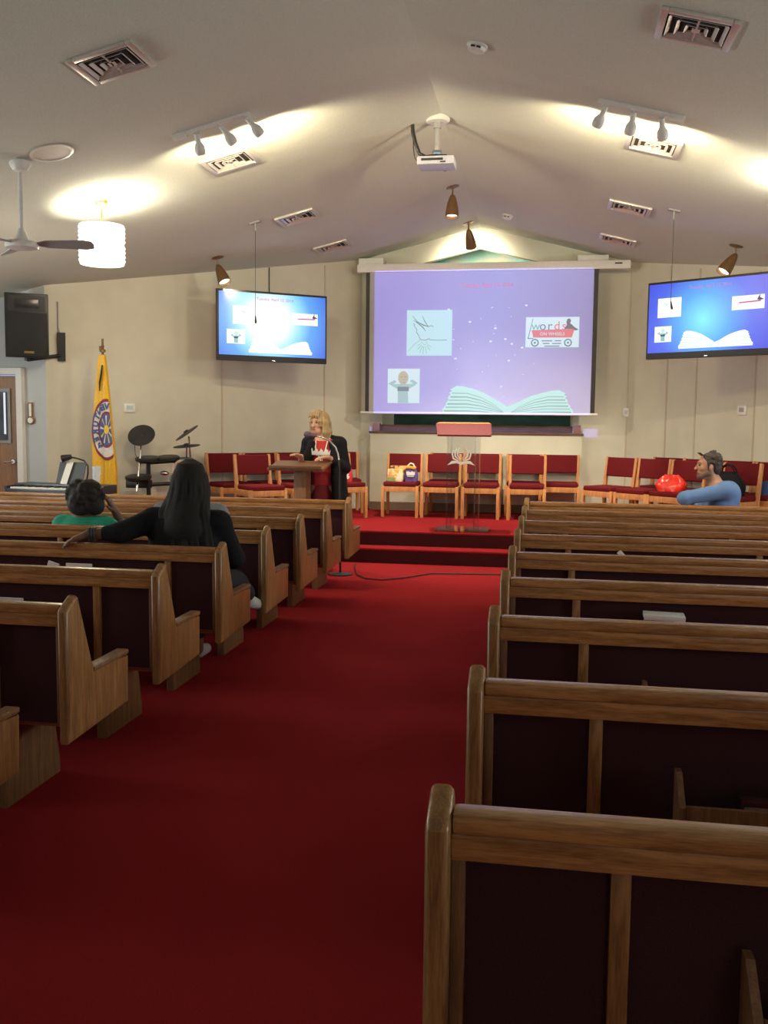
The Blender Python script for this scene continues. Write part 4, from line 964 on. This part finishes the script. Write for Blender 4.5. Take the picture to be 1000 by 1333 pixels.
# books and papers in the hymnal racks
def rack_paper(name, label, cat, px, py, i, side, w_, h_, tilt, mat='paper', dy=-.055):
    Y = (LY0 if side == 'left' else RY0)+GAP*i+dy; p = at(px, py, Y)+Vector((0, 0, .022))
    o = MB().box((0, 0, -h_/2), (w_, .012, h_), Euler((.08, tilt, 0)).to_matrix()).build(name, mat, None, p, smooth=False); return tag(o, label, cat)
rack_paper('leaflet', 'white folded leaflet sticking up from a far right pew rack', 'leaflet', 826, 715, 5, 'right', .03, .28, -.75)
rack_paper('leaflet', 'white leaflet corner showing above the second nearest left pew', 'leaflet', 64, 735, 2, 'left', .07, .25, .3)
rack_paper('leaflet', 'flat pale leaflet edge beside the white leaflet corner, left pews', 'leaflet', 104, 738, 2, 'left', .16, .26, 0)
rack_paper('leaflet', 'pale papers lying along the nearest left pew rail', 'leaflet', 8, 783, 1, 'left', .19, .26, 0)
hy = plain('dark hymnal cover', (.05, .012, .014), .5)
for k in range(5):
    bx = 1.28+.20+.0+.042*k
    pass
p = at(865, 801, RY0+GAP*3-.07)
for k in range(4):
    o = MB().box((0, 0, 0), (.036, .075, .225), bevel=.004).build('hymnal', hy, None, (p.x-.066+.042*k, RY0+GAP*3-.055, 0.5225+.1125))
    tag(o, 'dark hymnal in the pew rack under the white booklet', 'book', 'hymnals under the white booklet')
o = MB().box((0, 0, 0), (.175, .075, .022), Euler((.10, .02, 0)).to_matrix(), bevel=.003).build('booklet', 'paper', None, (p.x, RY0+GAP*3-.06, 0.5225+.225+.024)); tag(o, 'white booklet lying on the hymnals, fourth right pew from the camera', 'booklet')
p = at(985, 1050, RY0+GAP-.075); ct = thing('clear_box', 'clear plastic box in the rack of the second nearest right pew', 'box', (p.x+.05, RY0+GAP-.055, .521))
m = MB()
for s in (-1, 1): m.box((s*.09, 0, .07), (.003, .075, .14)); m.box((0, s*.037, .07), (.18, .003, .14))
m.box((0, 0, .0035), (.18, .075, .003)); m.build('box_walls', 'acrylic', ct, smooth=False)
MB().box((.0, 0, .055), (.15, .05, .09), bevel=.01).build('contents', plain('pink and green sweets', (.35, .16, .14), .6, noise=.6, scale=30), ct)

# ------------------------------------------------------------------ people: one blended surface per body
def nrm(v): return Vector(v).normalized()
class Blob:
    """collects tapered limbs and ellipsoids, blends them smoothly and skins the result as one closed surface"""
    def __init__(s, k=.03): s.p = []; s.k = k
    def cap(s, a, b, r1, r2=None, k=None, sq=None):
        s.p.append(('c', np.array(a, float), np.array(b, float), r1, r1 if r2 is None else r2, s.k if k is None else k, sq)); return s
    def ell(s, c, r, R=None, k=None):
        s.p.append(('e', np.array(c, float), np.array(r, float), np.array(R if R is not None else Matrix.Identity(3), float).reshape(3, 3), s.k if k is None else k)); return s
    def chain(s, pts, rs, k=None):
        for i in range(len(pts)-1): s.cap(pts[i], pts[i+1], rs[i], rs[i+1], k)
        return s
    def mesh(s, vox):
        lo, hi = [], []
        for q in s.p:
            if q[0] == 'c':
                r = max(q[3], q[4])*(max(1, q[6][1]) if q[6] else 1)+.02; lo.append(np.minimum(q[1], q[2])-r); hi.append(np.maximum(q[1], q[2])+r)
            else: r = q[2].max()+.02; lo.append(q[1]-r); hi.append(q[1]+r)
        L, H = np.min(lo, 0)-3*vox, np.max(hi, 0)+3*vox
        n = np.ceil((H-L)/vox).astype(int)+1; V = np.full(n, .5)
        for q, l, h in zip(s.p, lo, hi):
            k = q[5] if q[0] == 'c' else q[4]
            m = k+2*vox; i0 = np.maximum(0, np.floor((l-m-L)/vox).astype(int)); i1 = np.minimum(n, np.ceil((h+m-L)/vox).astype(int)+1)
            ax = [L[d]+vox*np.arange(i0[d], i1[d]) for d in range(3)]
            P = np.stack(np.meshgrid(*ax, indexing='ij'), -1)
            if q[0] == 'c':
                a, b, r1, r2, sq = q[1], q[2], q[3], q[4], q[6]
                W = P-a; ab = b-a; f = 1
                if sq:
                    d_, fac = np.array(sq[0], float), sq[1]; W = W+(W@d_)[..., None]*d_*(1/fac-1); ab = ab+(ab@d_)*d_*(1/fac-1); f = min(1, fac)
                t = np.clip((W@ab)/max(1e-12, ab@ab), 0, 1)
                D = (np.linalg.norm(W-t[..., None]*ab, axis=-1)-(r1+(r2-r1)*t))*f
            else:
                W = (P-q[1])@q[3]; k0 = np.linalg.norm(W/q[2], axis=-1); k1 = np.linalg.norm(W/q[2]**2, axis=-1); D = k0*(k0-1)/np.maximum(k1, 1e-9)
            S = V[i0[0]:i1[0], i0[1]:i1[1], i0[2]:i1[2]]; hh = np.maximum(k-np.abs(S-D), 0)/max(k, 1e-6)
            V[i0[0]:i1[0], i0[1]:i1[1], i0[2]:i1[2]] = np.minimum(S, D)-hh*hh*k*.25
        return surface(V, L, vox)
def surface(V, L, vox):
    """surface nets"""
    n = np.array(V.shape); ins = V < 0
    cnt = np.zeros(n-1); acc = np.zeros((*(n-1), 3)); off = [(i, j, k) for i in (0, 1) for j in (0, 1) for k in (0, 1)]
    sl = lambda o: tuple(slice(o[d], n[d]-1+o[d]) for d in range(3))
    for o in off:
        for d in range(3):
            if o[d]: continue
            o2 = list(o); o2[d] = 1; A, B = V[sl(o)], V[sl(o2)]; cr = (A < 0) != (B < 0)
            t = np.where(cr, A/np.where(cr, A-B, 1), 0); cnt += cr
            for e in range(3): acc[..., e] += np.where(cr, o[e]+(t if e == d else 0), 0)
    act = cnt > 0; idx = np.full(n-1, -1); idx[act] = np.arange(act.sum()); ii = np.argwhere(act)
    pos = L+vox*(ii+acc[act]/cnt[act][:, None]); F = []
    for d in range(3):
        u, v = (d+1) % 3, (d+2) % 3
        a = [slice(1, n[e]-1) for e in range(3)]; a[d] = slice(0, n[d]-1); b = list(a); b[d] = slice(1, n[d])
        A, B = ins[tuple(a)], ins[tuple(b)]
        for sgn in (0, 1):
            loc = np.argwhere((A & ~B) if sgn == 0 else (~A & B))
            if not len(loc): continue
            base = loc.copy(); base[:, u] += 1; base[:, v] += 1
            def g(du, dv):
                q = base.copy(); q[:, u] += du; q[:, v] += dv; return idx[tuple(q.T)]
            c0, c1, c2, c3 = g(-1, -1), g(0, -1), g(0, 0), g(-1, 0)
            F.append(np.stack([c0, c1, c2, c3] if sgn == 0 else [c3, c2, c1, c0], 1))
    return pos, np.concatenate(F)
def blob_obj(name, blob, vox, mats, parent=None, origin=(0, 0, 0), regions=()):
    pos, F = blob.mesh(vox); o_ = np.array(origin); me = bpy.data.meshes.new(name)
    me.from_pydata((pos-o_).tolist(), [], F.tolist())
    for m in mats: me.materials.append(MAT[m] if isinstance(m, str) else m)
    if regions:
        ctr = pos[F].mean(1); mi = np.zeros(len(F), int)
        for c, r, k in regions: mi[np.linalg.norm((ctr-np.array(c))/np.array(r), axis=1) < 1] = k
        me.polygons.foreach_set('material_index', mi.astype(np.int32))
    me.polygons.foreach_set('use_smooth', [True]*len(me.polygons)); me.update()
    o = bpy.data.objects.new(name, me); C.objects.link(o)
    if parent is not None: o.parent = parent
    else: o.location = origin
    return o
def head_parts(B, c, f, u, s=1.0):
    f = nrm(f); u = nrm(Vector(u)-f*f.dot(Vector(u))); r = f.cross(u); c = Vector(c)
    R = Matrix((r, f, u)).transposed(); P = lambda x, y, z: c+(r*x+f*y+u*z)*s
    B.ell(P(0, -.014, .030), (.073*s, .095*s, .088*s), R, .03); B.ell(P(0, .022, -.035), (.060*s, .068*s, .085*s), R, .03)
    B.cap(P(-.022, .050, -.092), P(.022, .050, -.092), .028*s, .028*s, .025)
    B.cap(P(0, .088, .012), P(0, .108, -.028), .008*s, .013*s, .012); B.ell(P(0, .103, -.032), (.017*s, .012*s, .010*s), R, .008)
    B.cap(P(-.036, .078, .026), P(.036, .078, .026), .011*s, .011*s, .018)
    B.cap(P(-.018, .084, -.062), P(.018, .084, -.062), .0085*s, .0085*s, .008)
    for sx in (-1, 1):
        B.ell(P(sx*.040, .062, -.022), (.02*s, .018*s, .022*s), R, .02)
        B.ell(P(sx*.074, -.008, -.012), (.010*s, .020*s, .031*s), R, .008)
    reg = [(P(sx*.030, .079, .008), (.0105*s,)*3, 1) for sx in (-1, 1)]+[(P(0, .088, -.062), (.024*s, .03*s, .0105*s), 2)]+[(P(sx*.032, .085, .028), (.019*s, .02*s, .006*s), 3) for sx in (-1, 1)]
    return P, R, reg
def hand_parts(B, w, d, n, side, curl=.5, s=1.0):
    """palm from wrist w along d, n = back-of-hand normal, side = direction of the thumb"""
    w = Vector(w); d = nrm(d); n = nrm(Vector(n)-d*d.dot(Vector(n))); t = nrm(Vector(side)-d*d.dot(Vector(side))-n*n.dot(Vector(side)))
    for q, r in ((-.024, .014), (-.008, .015), (.009, .015), (.024, .014)):
        B.cap(w+t*q*.6*s, w+d*.085*s+t*q*1.15*s, .019*s, r*s, .012)
    for q, L in ((.030, .070), (.010, .080), (-.011, .075), (-.031, .058)):
        a = w+d*.088*s+t*q*s; dd = d.copy(); pts = [a]
        for j, fr in enumerate((.45, .32, .23)):
            ang = curl*(.55+.35*j); dd = (dd*math.cos(ang)-n*math.sin(ang)).normalized() if True else dd
            pts.append(pts[-1]+dd*L*fr*s)
        B.chain(pts, [.0095*s, .0090*s, .0083*s, .0072*s], .004)
    a = w+d*.022*s+t*.026*s; dd = (d*.62+t*.72-n*.15).normalized(); b = a+dd*.040*s; e = b+(dd*.7+d*.5-n*.25*curl).normalized()*.034*s
    B.chain([a, b, e], [.014*s, .0115*s, .009*s], .006)
skin_light = plain('fair skin', (.56, .31, .22), .5, noise=.06, scale=20); skin_dark = plain('brown skin', (.16, .075, .045), .5, noise=.08, scale=20); skin_tan = plain('tanned skin', (.46, .24, .15), .5, noise=.06, scale=20)
eye_d = plain('dark eye', (.03, .02, .018), .25); lip_r = plain('lip', (.42, .13, .11), .45); brow_m = plain('brow', (.20, .12, .07), .8)

def person(label, origin, head_c, face, up, joints, skin, girth=1.0, vox=.0065, hscale=1.0, head_s=1.0):
    J = {k: Vector(v) for k, v in joints.items()}; B = Blob(.035); g = girth
    P, R, reg = head_parts(B, head_c, face, up, head_s)
    ax = nrm(J['shR']-J['shL']); fw = nrm((J['chest']-J['hip']).cross(ax)); dep = lambda f: (tuple(fw), f)
    B.cap(J['neck'], Vector(head_c)-Vector(up).normalized()*.06-R.col[1]*.02, .055, .052, .03)
    B.cap(J['hip']+ax*-.075*g, J['hip']+ax*.075*g, .125*g, .125*g, .05, dep(.88)); B.cap(J['hip'], J['chest'], .135*g, .150*g, .06, dep(.78))
    B.cap(J['chest']-ax*.06, J['chest']+ax*.06, .135*g, .135*g, .05, dep(.82)); B.cap(J['chest'], J['neck'], .12*g, .06, .05, dep(.8))
    for sd in 'LR':
        sh, el, wr = J['sh'+sd], J['el'+sd], J['wr'+sd]
        B.cap(J['neck']-(J['neck']-J['chest'])*.18, sh, .055, .058, .04); B.cap(sh, el, .055*g**.5, .042*g**.5, .03); B.cap(el, wr, .042*g**.5, .028, .02)
        hd = J['hd'+sd]; hand_parts(B, wr, hd, J['hn'+sd], J['ht'+sd], .35, hscale)
        hp = J['hip']+(ax if sd == 'R' else -ax)*.09*g-Vector((0, 0, .02)); kn, an = J['kn'+sd], J['an'+sd]
        B.cap(hp, kn, .088*g, .058, .04); B.cap(kn, an, .056, .038, .02); toe = J['toe'+sd]; B.cap(an-Vector((0, 0, .035)), toe, .036, .028, .02, ((0, 0, 1), .8))
    o = blob_obj('person', B, vox, [skin, eye_d, lip_r, brow_m], None, origin, reg); tag(o, label, 'person')
    return o, J, P, R, ax, fw
def shirt(o, origin, name, J, ax, fw, mat, g, grow, hem, sleeve=1.0, extra=None, vox=.008, label=None, skirt=None):
    B = Blob(.04); dep = lambda f: (tuple(fw), f); e = grow
    B.cap(J['chest']-ax*.06, J['chest']+ax*.06, .135*g+e, .135*g+e, .05, dep(.82)); B.cap(J['chest'], J['neck']-(J['neck']-J['chest'])*.20, .12*g+e, .056+e*.4, .04, dep(.85))
    B.cap(hem, J['chest'], .138*g+e, .150*g+e, .06, dep(.80)); B.cap(hem-ax*.07*g, hem+ax*.07*g, .122*g+e, .122*g+e, .05, dep(.9))
    for sd in 'LR':
        sh, el, wr = J['sh'+sd], J['el'+sd], J['wr'+sd]
        B.cap(J['neck']-(J['neck']-J['chest'])*.30, sh, .052+e, .060+e, .04); t = min(1, sleeve*2)
        B.cap(sh, sh+(el-sh)*t, .057*g**.5+e, .045*g**.5+e, .03)
        if sleeve > .5: B.cap(el, el+(wr-el)*((sleeve-.5)*2), .045*g**.5+e, .034+e, .02)
    if extra: extra(B)
    return blob_obj(name, B, vox, [mat], o, origin)

# --- speaking woman behind the wooden lectern
org = Vector((-2.40, 10.22, 0))
def W(x, y, z): return org+Vector((x, y, z))
hc = W(-.055, -.02, 1.605)
jt = dict(hip=W(0, 0, .93), chest=W(0, -.01, 1.24), neck=W(-.01, 0, 1.45), shL=W(-.175, 0, 1.385), shR=W(.175, 0, 1.385),
          elL=W(-.235, -.03, 1.14), wrL=W(-.20, -.25, 1.245), elR=W(.235, .0, 1.12), wrR=W(.10, -.26, 1.245),
          hdL=(-.35, -.8, .25), hnL=(-.1, .1, 1), htL=(1, -.3, .1), hdR=(-.6, -.75, -.05), hnR=(0, .1, 1), htR=(-1, -.2, .2),
          knL=W(-.09, -.02, .49), knR=W(.09, -.02, .49), anL=W(-.09, .02, .10), anR=W(.09, .02, .10), toeL=W(-.10, -.15, .035), toeR=W(.10, -.15, .035))
o, J, P, R, ax, fw = person('blonde person in black cardigan and red shirt speaking at the wooden lectern', org, hc, (-.42, -.90, -.06), (0, 0, 1), jt, skin_light, .92)
redshirt = plain('red jersey', (.42, .022, .03), .8, noise=.1, scale=60)
shirt(o, org, 'shirt', J, ax, fw, redshirt, .92, .010, W(0, 0, .97), .3)
B = Blob(.03); dp = ((0, 1, 0), .8); B.cap(W(0, 0, .97), W(0, .0, .56), .145, .175, .03, dp); B.cap(W(-.05, 0, .95), W(.05, 0, .95), .13, .13, .03, dp); blob_obj('skirt', B, .009, [plain('crimson skirt', (.22, .014, .024), .85)], o, org)
B = Blob(.025)   # open black cardigan: back, two fronts, sleeves
for s in (-1, 1):
    B.chain([W(s*.115, -.105, 1.38), W(s*.150, -.125, 1.24), W(s*.165, -.125, 1.0), W(s*.185, -.12, .60)], [.042, .052, .055, .058]); B.cap(W(s*.15, 0, 1.385), W(s*.20, 0, .60), .07, .09)
    sh, el, wr = (J['shL'], J['elL'], J['wrL']) if s < 0 else (J['shR'], J['elR'], J['wrR'])
    B.cap(W(s*.08, .01, 1.42), sh, .058, .072); B.cap(sh, el, .072, .060); B.cap(el, el+(wr-el)*(.35 if s < 0 else .7), .060, .050)
B.cap(W(0, .075, 1.36), W(0, .09, .60), .10, .12, None, ((1, 0, 0), 1.6)); B.cap(W(-.08, .05, 1.42), W(.08, .05, 1.42), .05, .05)
blob_obj('cardigan', B, .008, ['blackcloth'], o, org)
blond = plain('blonde hair', (.36, .245, .115), .5, noise=.35, scale=60, stretch=(1, 1, .15))
B = Blob(.018); u = R.col[2]; 
B.ell(P(0, -.030, .052), (.086, .098, .080), R, .02)
for a in np.linspace(-2.55, 2.55, 19):
    x, y = math.sin(a), -math.cos(a); front = abs(a) > 2.0
    q0 = P(x*.070, -.022+y*.078, .065)
    L = -.135 if not front else -.02
    B.chain([q0, P(x*.092, -.022+y*.098, .0), P(x*.098, -.022+y*.098 - .0, L*.75), P(x*.090+.02*math.sin(a*5), -.025+y*.105, L-.055)] if not front else [q0, P(x*.088, -.015+y*.102, .02), P(x*.092, -.015+y*.098, -.035)], [.026, .026, .028, .018] if not front else [.024, .016, .010], .014)
for a in (-.5, -.25, 0, .25, .5): B.chain([P(a*.05, .02, .125), P(a*.10, .068, .105), P(a*.13, .090, .066)], [.022, .016, .009], .012)
blob_obj('hair', B, .0065, [blond], o, org)
m = MB()
for s, x1 in ((-1, .0), (1, .012)):
    m.tube([W(s*.065-.01, -.075, 1.415), W(s*.058-.01, -.122, 1.34), W(s*.03, -.152, 1.26), W(x1, -.156, 1.20)], .007, 6)
lan = m.build('lanyard', 'white', o); lan.location = -org
m = MB(); T = Matrix.Translation(W(0, -.150, 1.285)) @ RX90; rs = random.Random(5)
up = [(-.105+.21*j/22, .012+.020*(j % 2)*(.3+rs.random())+.020*math.cos(j*1.1)+.008) for j in range(23)]; dn = [(x*.93, -.018-.014*((j+1) % 2)*(.3+rs.random())) for j, (x, _) in enumerate(up[::-1])]
for j in range(22):
    k = 22-j; m.prism([up[j], up[j+1], dn[k-1], dn[k]], .010, T)
q = m.build('shirt_print', 'white', o, smooth=False); q.location = -org

# --- person with long dark locks, seen from behind
org = Vector((-2.16, 5.54, 0)); hc = W(.01, .05, 1.235)
jt = dict(hip=W(0, .0, .545), chest=W(0, -.02, .88), neck=W(0, .0, 1.09), shL=W(-.205, -.02, 1.0), shR=W(.205, .0, .99),
          elL=W(-.335, -.20, .940), wrL=W(-.52, -.25, .928), elR=W(.265, .12, .76), wrR=W(.15, .33, .68),
          hdL=(-.85, -.35, -.30), hnL=(-.25, -.15, .95), htL=(-.3, 1, .0), hdR=(-.5, .8, -.2), hnR=(0, 0, 1), htR=(-1, -.3, 0),
          knL=W(-.14, .46, .52), knR=W(.12, .43, .55), anL=W(-.13, .52, .10), anR=W(.235, .50, .44), toeL=W(-.13, .66, .04), toeR=W(.265, .61, .385))
o, J, P, R, ax, fw = person('person with very long dark locks and black top, arm along the pew', org, hc, (-.10, 1, -.02), (0, 0, 1), jt, skin_dark, 1.12)
shirt(o, org, 'top', J, ax, fw, MAT['blackcloth'], 1.12, .014, W(0, .02, .60), .70)
B = Blob(.04); navy = plain('navy skirt', (.008, .010, .018), .9, noise=.2)
B.cap(W(-.09, 0, .575), W(.10, 0, .575), .145, .145); B.cap(W(-.10, 0, .555), W(-.14, .46, .525), .115, .09); B.cap(W(.10, 0, .56), W(.13, .44, .55), .125, .09); B.cap(W(.14, .42, .54), W(.21, .48, .48), .085, .07); B.cap(W(-.14, .46, .52), W(-.13, .5, .22), .09, .075); B.cap(W(.16, .05, .56), W(.18, .40, .55), .10, .08)
blob_obj('skirt', B, .009, [navy], o, org)
B = Blob(.015); B.cap(W(.238, .50, .42), W(.262, .60, .385), .046, .036); blob_obj('shoe', B, .008, [plain('grey trainer', (.50, .50, .50), .6)], o, org)
B = Blob(.015); B.cap(W(-.13, .54, .055), W(-.13, .68, .045), .044, .036); blob_obj('shoe', B, .008, [plain('grey trainer sole', (.48, .48, .48), .6)], o, org)
locks = plain('dark locks', (.007, .006, .006), .85, noise=.4, scale=80, stretch=(1, 1, .2))
B = Blob(.010); rs = random.Random(11)
B.ell(P(0, -.020, .040), (.086, .102, .092), R, .02); B.cap(P(0, -.06, -.02), W(.02, -.09, .95), .070, .105, .04, ((1, 0, 0), 1.3))
for k in range(40):
    a = -1.75+3.5*k/39+rs.uniform(-.03, .03); x, y = math.sin(a), -math.cos(a); lay = rs.uniform(-.012, .014)
    top = P(x*.022, -.012+y*.02, .130); t1 = P(x*.066, -.018+y*.074, .103); mid0 = P(x*.096, -.02+y*.112, .035); mid = P(x*.108, -.02+y*.122+lay, -.05)
    sp2 = x*.165; back = -.155-lay*.8+.07*abs(x)**2
    e1 = W(.012+x*.145, back+.02, 1.04+rs.uniform(-.02, .02)); e2 = W(.02+sp2+rs.uniform(-.012, .012), back-.012, .86+rs.uniform(-.02, .02)); e3 = W(.025+sp2*1.08+rs.uniform(-.02, .02), back+.015, .66+rs.uniform(-.06, .05))
    B.chain([top, t1, mid0, mid, e1, e2, e3], [.010, .012, .0135, .0155, .0165, .0150, .008], .002)
blob_obj('hair', B, .0065, [locks], o, org)
m = MB(); wv = J['wrL']; dv = nrm(J['wrL']-J['elL'])
for k in range(3): lathe_along(m, wv-dv*(.012+.016*k), dv, [(.034, -.006), (.042, -.006), (.044, 0), (.042, .006), (.034, .006), (.034, -.006)], 20)
q = m.build('bracelet', plain('dark beads', (.05, .05, .06), .35), o); q.location = -org

# --- person in a green top, seen from behind
org = Vector((-3.31, 6.48, 0)); hc = W(.015, .04, 1.035)
jt = dict(hip=W(0, .04, .545), chest=W(0, -.02, .73), neck=W(0, .0, .90), shL=W(-.165, -.0, .84), shR=W(.165, .0, .84),
          elL=W(-.22, .12, .64), wrL=W(-.10, .30, .62), elR=W(.235, .20, .76), wrR=W(.165, .165, .93),
          hdL=(.5, .8, -.1), hnL=(0, 0, 1), htL=(1, 0, 0), hdR=(-.35, -.25, .85), hnR=(.9, .2, .2), htR=(0, -1, .3),
          knL=W(-.12, .46, .52), knR=W(.12, .46, .52), anL=W(-.12, .50, .10), anR=W(.12, .50, .10), toeL=W(-.12, .64, .04), toeR=W(.12, .64, .04))
o, J, P, R, ax, fw = person('person with bushy dark bob and green top, hand to the cheek', org, hc, (.22, 1, 0), (0, 0, 1), jt, skin_dark, .95)
green = plain('emerald knit', (.012, .30, .19), .8, noise=.1, scale=100, bump=.2)
shirt(o, org, 'top', J, ax, fw, green, .98, .014, W(0, .03, .60), .72)
B = Blob(.04); B.cap(W(-.08, .05, .56), W(.08, .05, .56), .13, .13); 
for s in (-1, 1): B.cap(W(s*.10, .05, .55), W(s*.12, .46, .525), .10, .075); B.cap(W(s*.12, .46, .52), W(s*.12, .5, .16), .075, .055)
blob_obj('trousers', B, .010, ['blackcloth'], o, org)
B = Blob(.02); rs = random.Random(4); B.ell(P(0, -.035, .030), (.118, .118, .108), R, .03)
for k in range(70):
    a, e = rs.uniform(-2.1, 2.1), rs.uniform(-.95, 1.2); x, y, z = math.sin(a)*math.cos(e), -math.cos(a)*math.cos(e), math.sin(e)
    B.ell(P(x*.112, -.035+y*.112, .025+z*.108), (.030, .030, .026), None, .012)
for s in (-1, 1): B.ell(P(s*.085, -.02, -.055), (.052, .07, .06), R, .03)
B.ell(P(0, -.09, -.06), (.09, .055, .06), R, .03)
blob_obj('hair', B, .0075, [plain('bushy black hair', (.016, .012, .011), .75, noise=.5, scale=70, bump=.6)], o, org)

# --- bald person in a grey jacket, mostly hidden
org = Vector((-2.50, 6.48, 0)); hc = W(-.075, .07, 1.215)
jt = dict(hip=W(0, .04, .545), chest=W(0, -.02, .80), neck=W(-.02, .0, 1.035), shL=W(-.20, -.0, .945), shR=W(.20, .0, .945),
          elL=W(-.26, .10, .70), wrL=W(-.12, .30, .64), elR=W(.26, .10, .70), wrR=W(.12, .30, .64),
          hdL=(.5, .8, -.1), hnL=(0, 0, 1), htL=(1, 0, 0), hdR=(-.5, .8, -.1), hnR=(0, 0, 1), htR=(-1, 0, 0),
          knL=W(-.12, .46, .52), knR=W(.12, .46, .52), anL=W(-.12, .50, .10), anR=W(.12, .50, .10), toeL=W(-.12, .64, .04), toeR=W(.12, .64, .04))
o, J, P, R, ax, fw = person('bald person in a grey jacket sitting beyond the person with locks', org, hc, (0, 1, 0), (0, 0, 1), jt, skin_tan, 1.05)
greyj = plain('grey suiting', (.20, .21, .23), .85, noise=.15, scale=120)
shirt(o, org, 'jacket', J, ax, fw, greyj, 1.08, .020, W(0, .03, .60), .95)
B = Blob(.04); B.cap(W(-.08, .05, .56), W(.08, .05, .56), .13, .13)
for s in (-1, 1): B.cap(W(s*.10, .05, .55), W(s*.12, .46, .525), .10, .075); B.cap(W(s*.12, .46, .52), W(s*.12, .5, .16), .075, .055)
blob_obj('trousers', B, .010, [greyj], o, org)
B = Blob(.015); fr = [P(.070*math.sin(t), -.012-.090*math.cos(t), -.012-.018*math.cos(t)) for t in np.linspace(-1.7, 1.7, 12)]; B.chain(fr, [.013]+[.018]*10+[.013])
blob_obj('hair', B, .007, [plain('grey hair fringe', (.14, .13, .12), .8)], o, org)

# --- man in a blue sweatshirt turned sideways in the front right pew
org = Vector((1.585, 9.20, 0)); hc = W(-.13, -.02, 1.25)
jt = dict(hip=W(.04, .02, .545), chest=W(.0, .0, .86), neck=W(-.06, -.0, 1.10), shL=W(.0, -.185, 1.035), shR=W(.01, .19, 1.035),
          elL=W(-.36, -.262, .966), wrL=W(-.30, -.10, .985), elR=W(-.22, .27, .74), wrR=W(-.36, .06, .70),
          hdL=(.55, .8, .1), hnL=(0, .1, 1), htL=(.8, -.5, .1), hdR=(-.8, -.4, 0), hnR=(0, 0, 1), htR=(0, -1, .2),
          knL=W(-.40, -.07, .53), knR=W(-.38, .15, .53), anL=W(-.44, .16, .12), anR=W(-.42, .34, .12), toeL=W(-.57, .18, .04), toeR=W(-.56, .36, .04))
o, J, P, R, ax, fw = person('person in blue sweatshirt with sunglasses on head, sitting sideways on the right', org, hc, (-1, -.10, .02), (0, 0, 1), jt, skin_tan, 1.0)
blue = plain('blue sweatshirt', (.12, .22, .46), .85, noise=.10, scale=8, bump=.3)
def folded(B):
    B.ell(W(.06, -.03, .99), (.11, .15, .13), None, .05)
shirt(o, org, 'sweatshirt', J, ax, fw, blue, 1.02, .015, W(.04, .02, .60), .98, folded)
B = Blob(.04); B.cap(W(.04, -.06, .565), W(.04, .10, .565), .13, .13); jn = plain('dark jeans', (.03, .04, .08), .85)
for s, a, b in ((-1, W(-.40, -.07, .53), W(-.44, .16, .16)), (1, W(-.38, .15, .53), W(-.42, .34, .16))): B.cap(W(.02, s*.09, .555), a, .105, .08); B.cap(a, b, .075, .055)
blob_obj('jeans', B, .010, [jn], o, org)
B = Blob(.015); rs = random.Random(8); B.ell(P(0, -.030, .050), (.080, .098, .080), R, .02); B.ell(P(0, -.070, -.01), (.072, .055, .075), R, .02)
for k in range(60):
    a, e = rs.uniform(-1.9, 1.9), rs.uniform(-.3, 1.4); x, y, z = math.sin(a)*math.cos(e), -math.cos(a)*math.cos(e), math.sin(e)
    q0 = P(x*.082, -.03+y*.094, .045+z*.082); B.cap(q0, q0+Vector((rs.uniform(-.01, .02), rs.uniform(-.012, .012), rs.uniform(0, .02))), .013, .007, .008)
for s in (-1, 1): B.cap(P(s*.072, .012, .03), P(s*.072, .010, -.03), .012, .008, .01)
blob_obj('hair', B, .0065, [plain('greying brown hair', (.055, .042, .036), .8, noise=.5, scale=90, bump=.5)], o, org)
B = Blob(.012)
B.cap(P(-.022, .060, -.095), P(.022, .060, -.095), .031, .031, .02); B.cap(P(-.022, .052, -.085), P(-.048, .0, -.065), .031, .028); B.cap(P(.022, .052, -.085), P(.048, .0, -.065), .031, .028)
blob_obj('beard', B, .0065, [plain('stubble', (.17, .10, .07), .85)], o, org)
m = MB()
for s in (-1, 1):
    T = Matrix.Translation(P(s*.034, .068, .105)) @ (R @ Matrix.Rotation(-.9, 3, 'X')).to_4x4() @ Matrix.Rotation(PI/2, 4, 'X')
    m.lathe([(0, -.003), (.026, -.003), (.028, 0), (.026, .003), (0, .003)], T, 18); m.tube([P(s*.060, .058, .105), P(s*.084, .0, .085), P(s*.088, -.05, .06)], .003, 6)
q = m.build('sunglasses', plain('dark lens', (.02, .02, .025), .1), o); q.location = -org
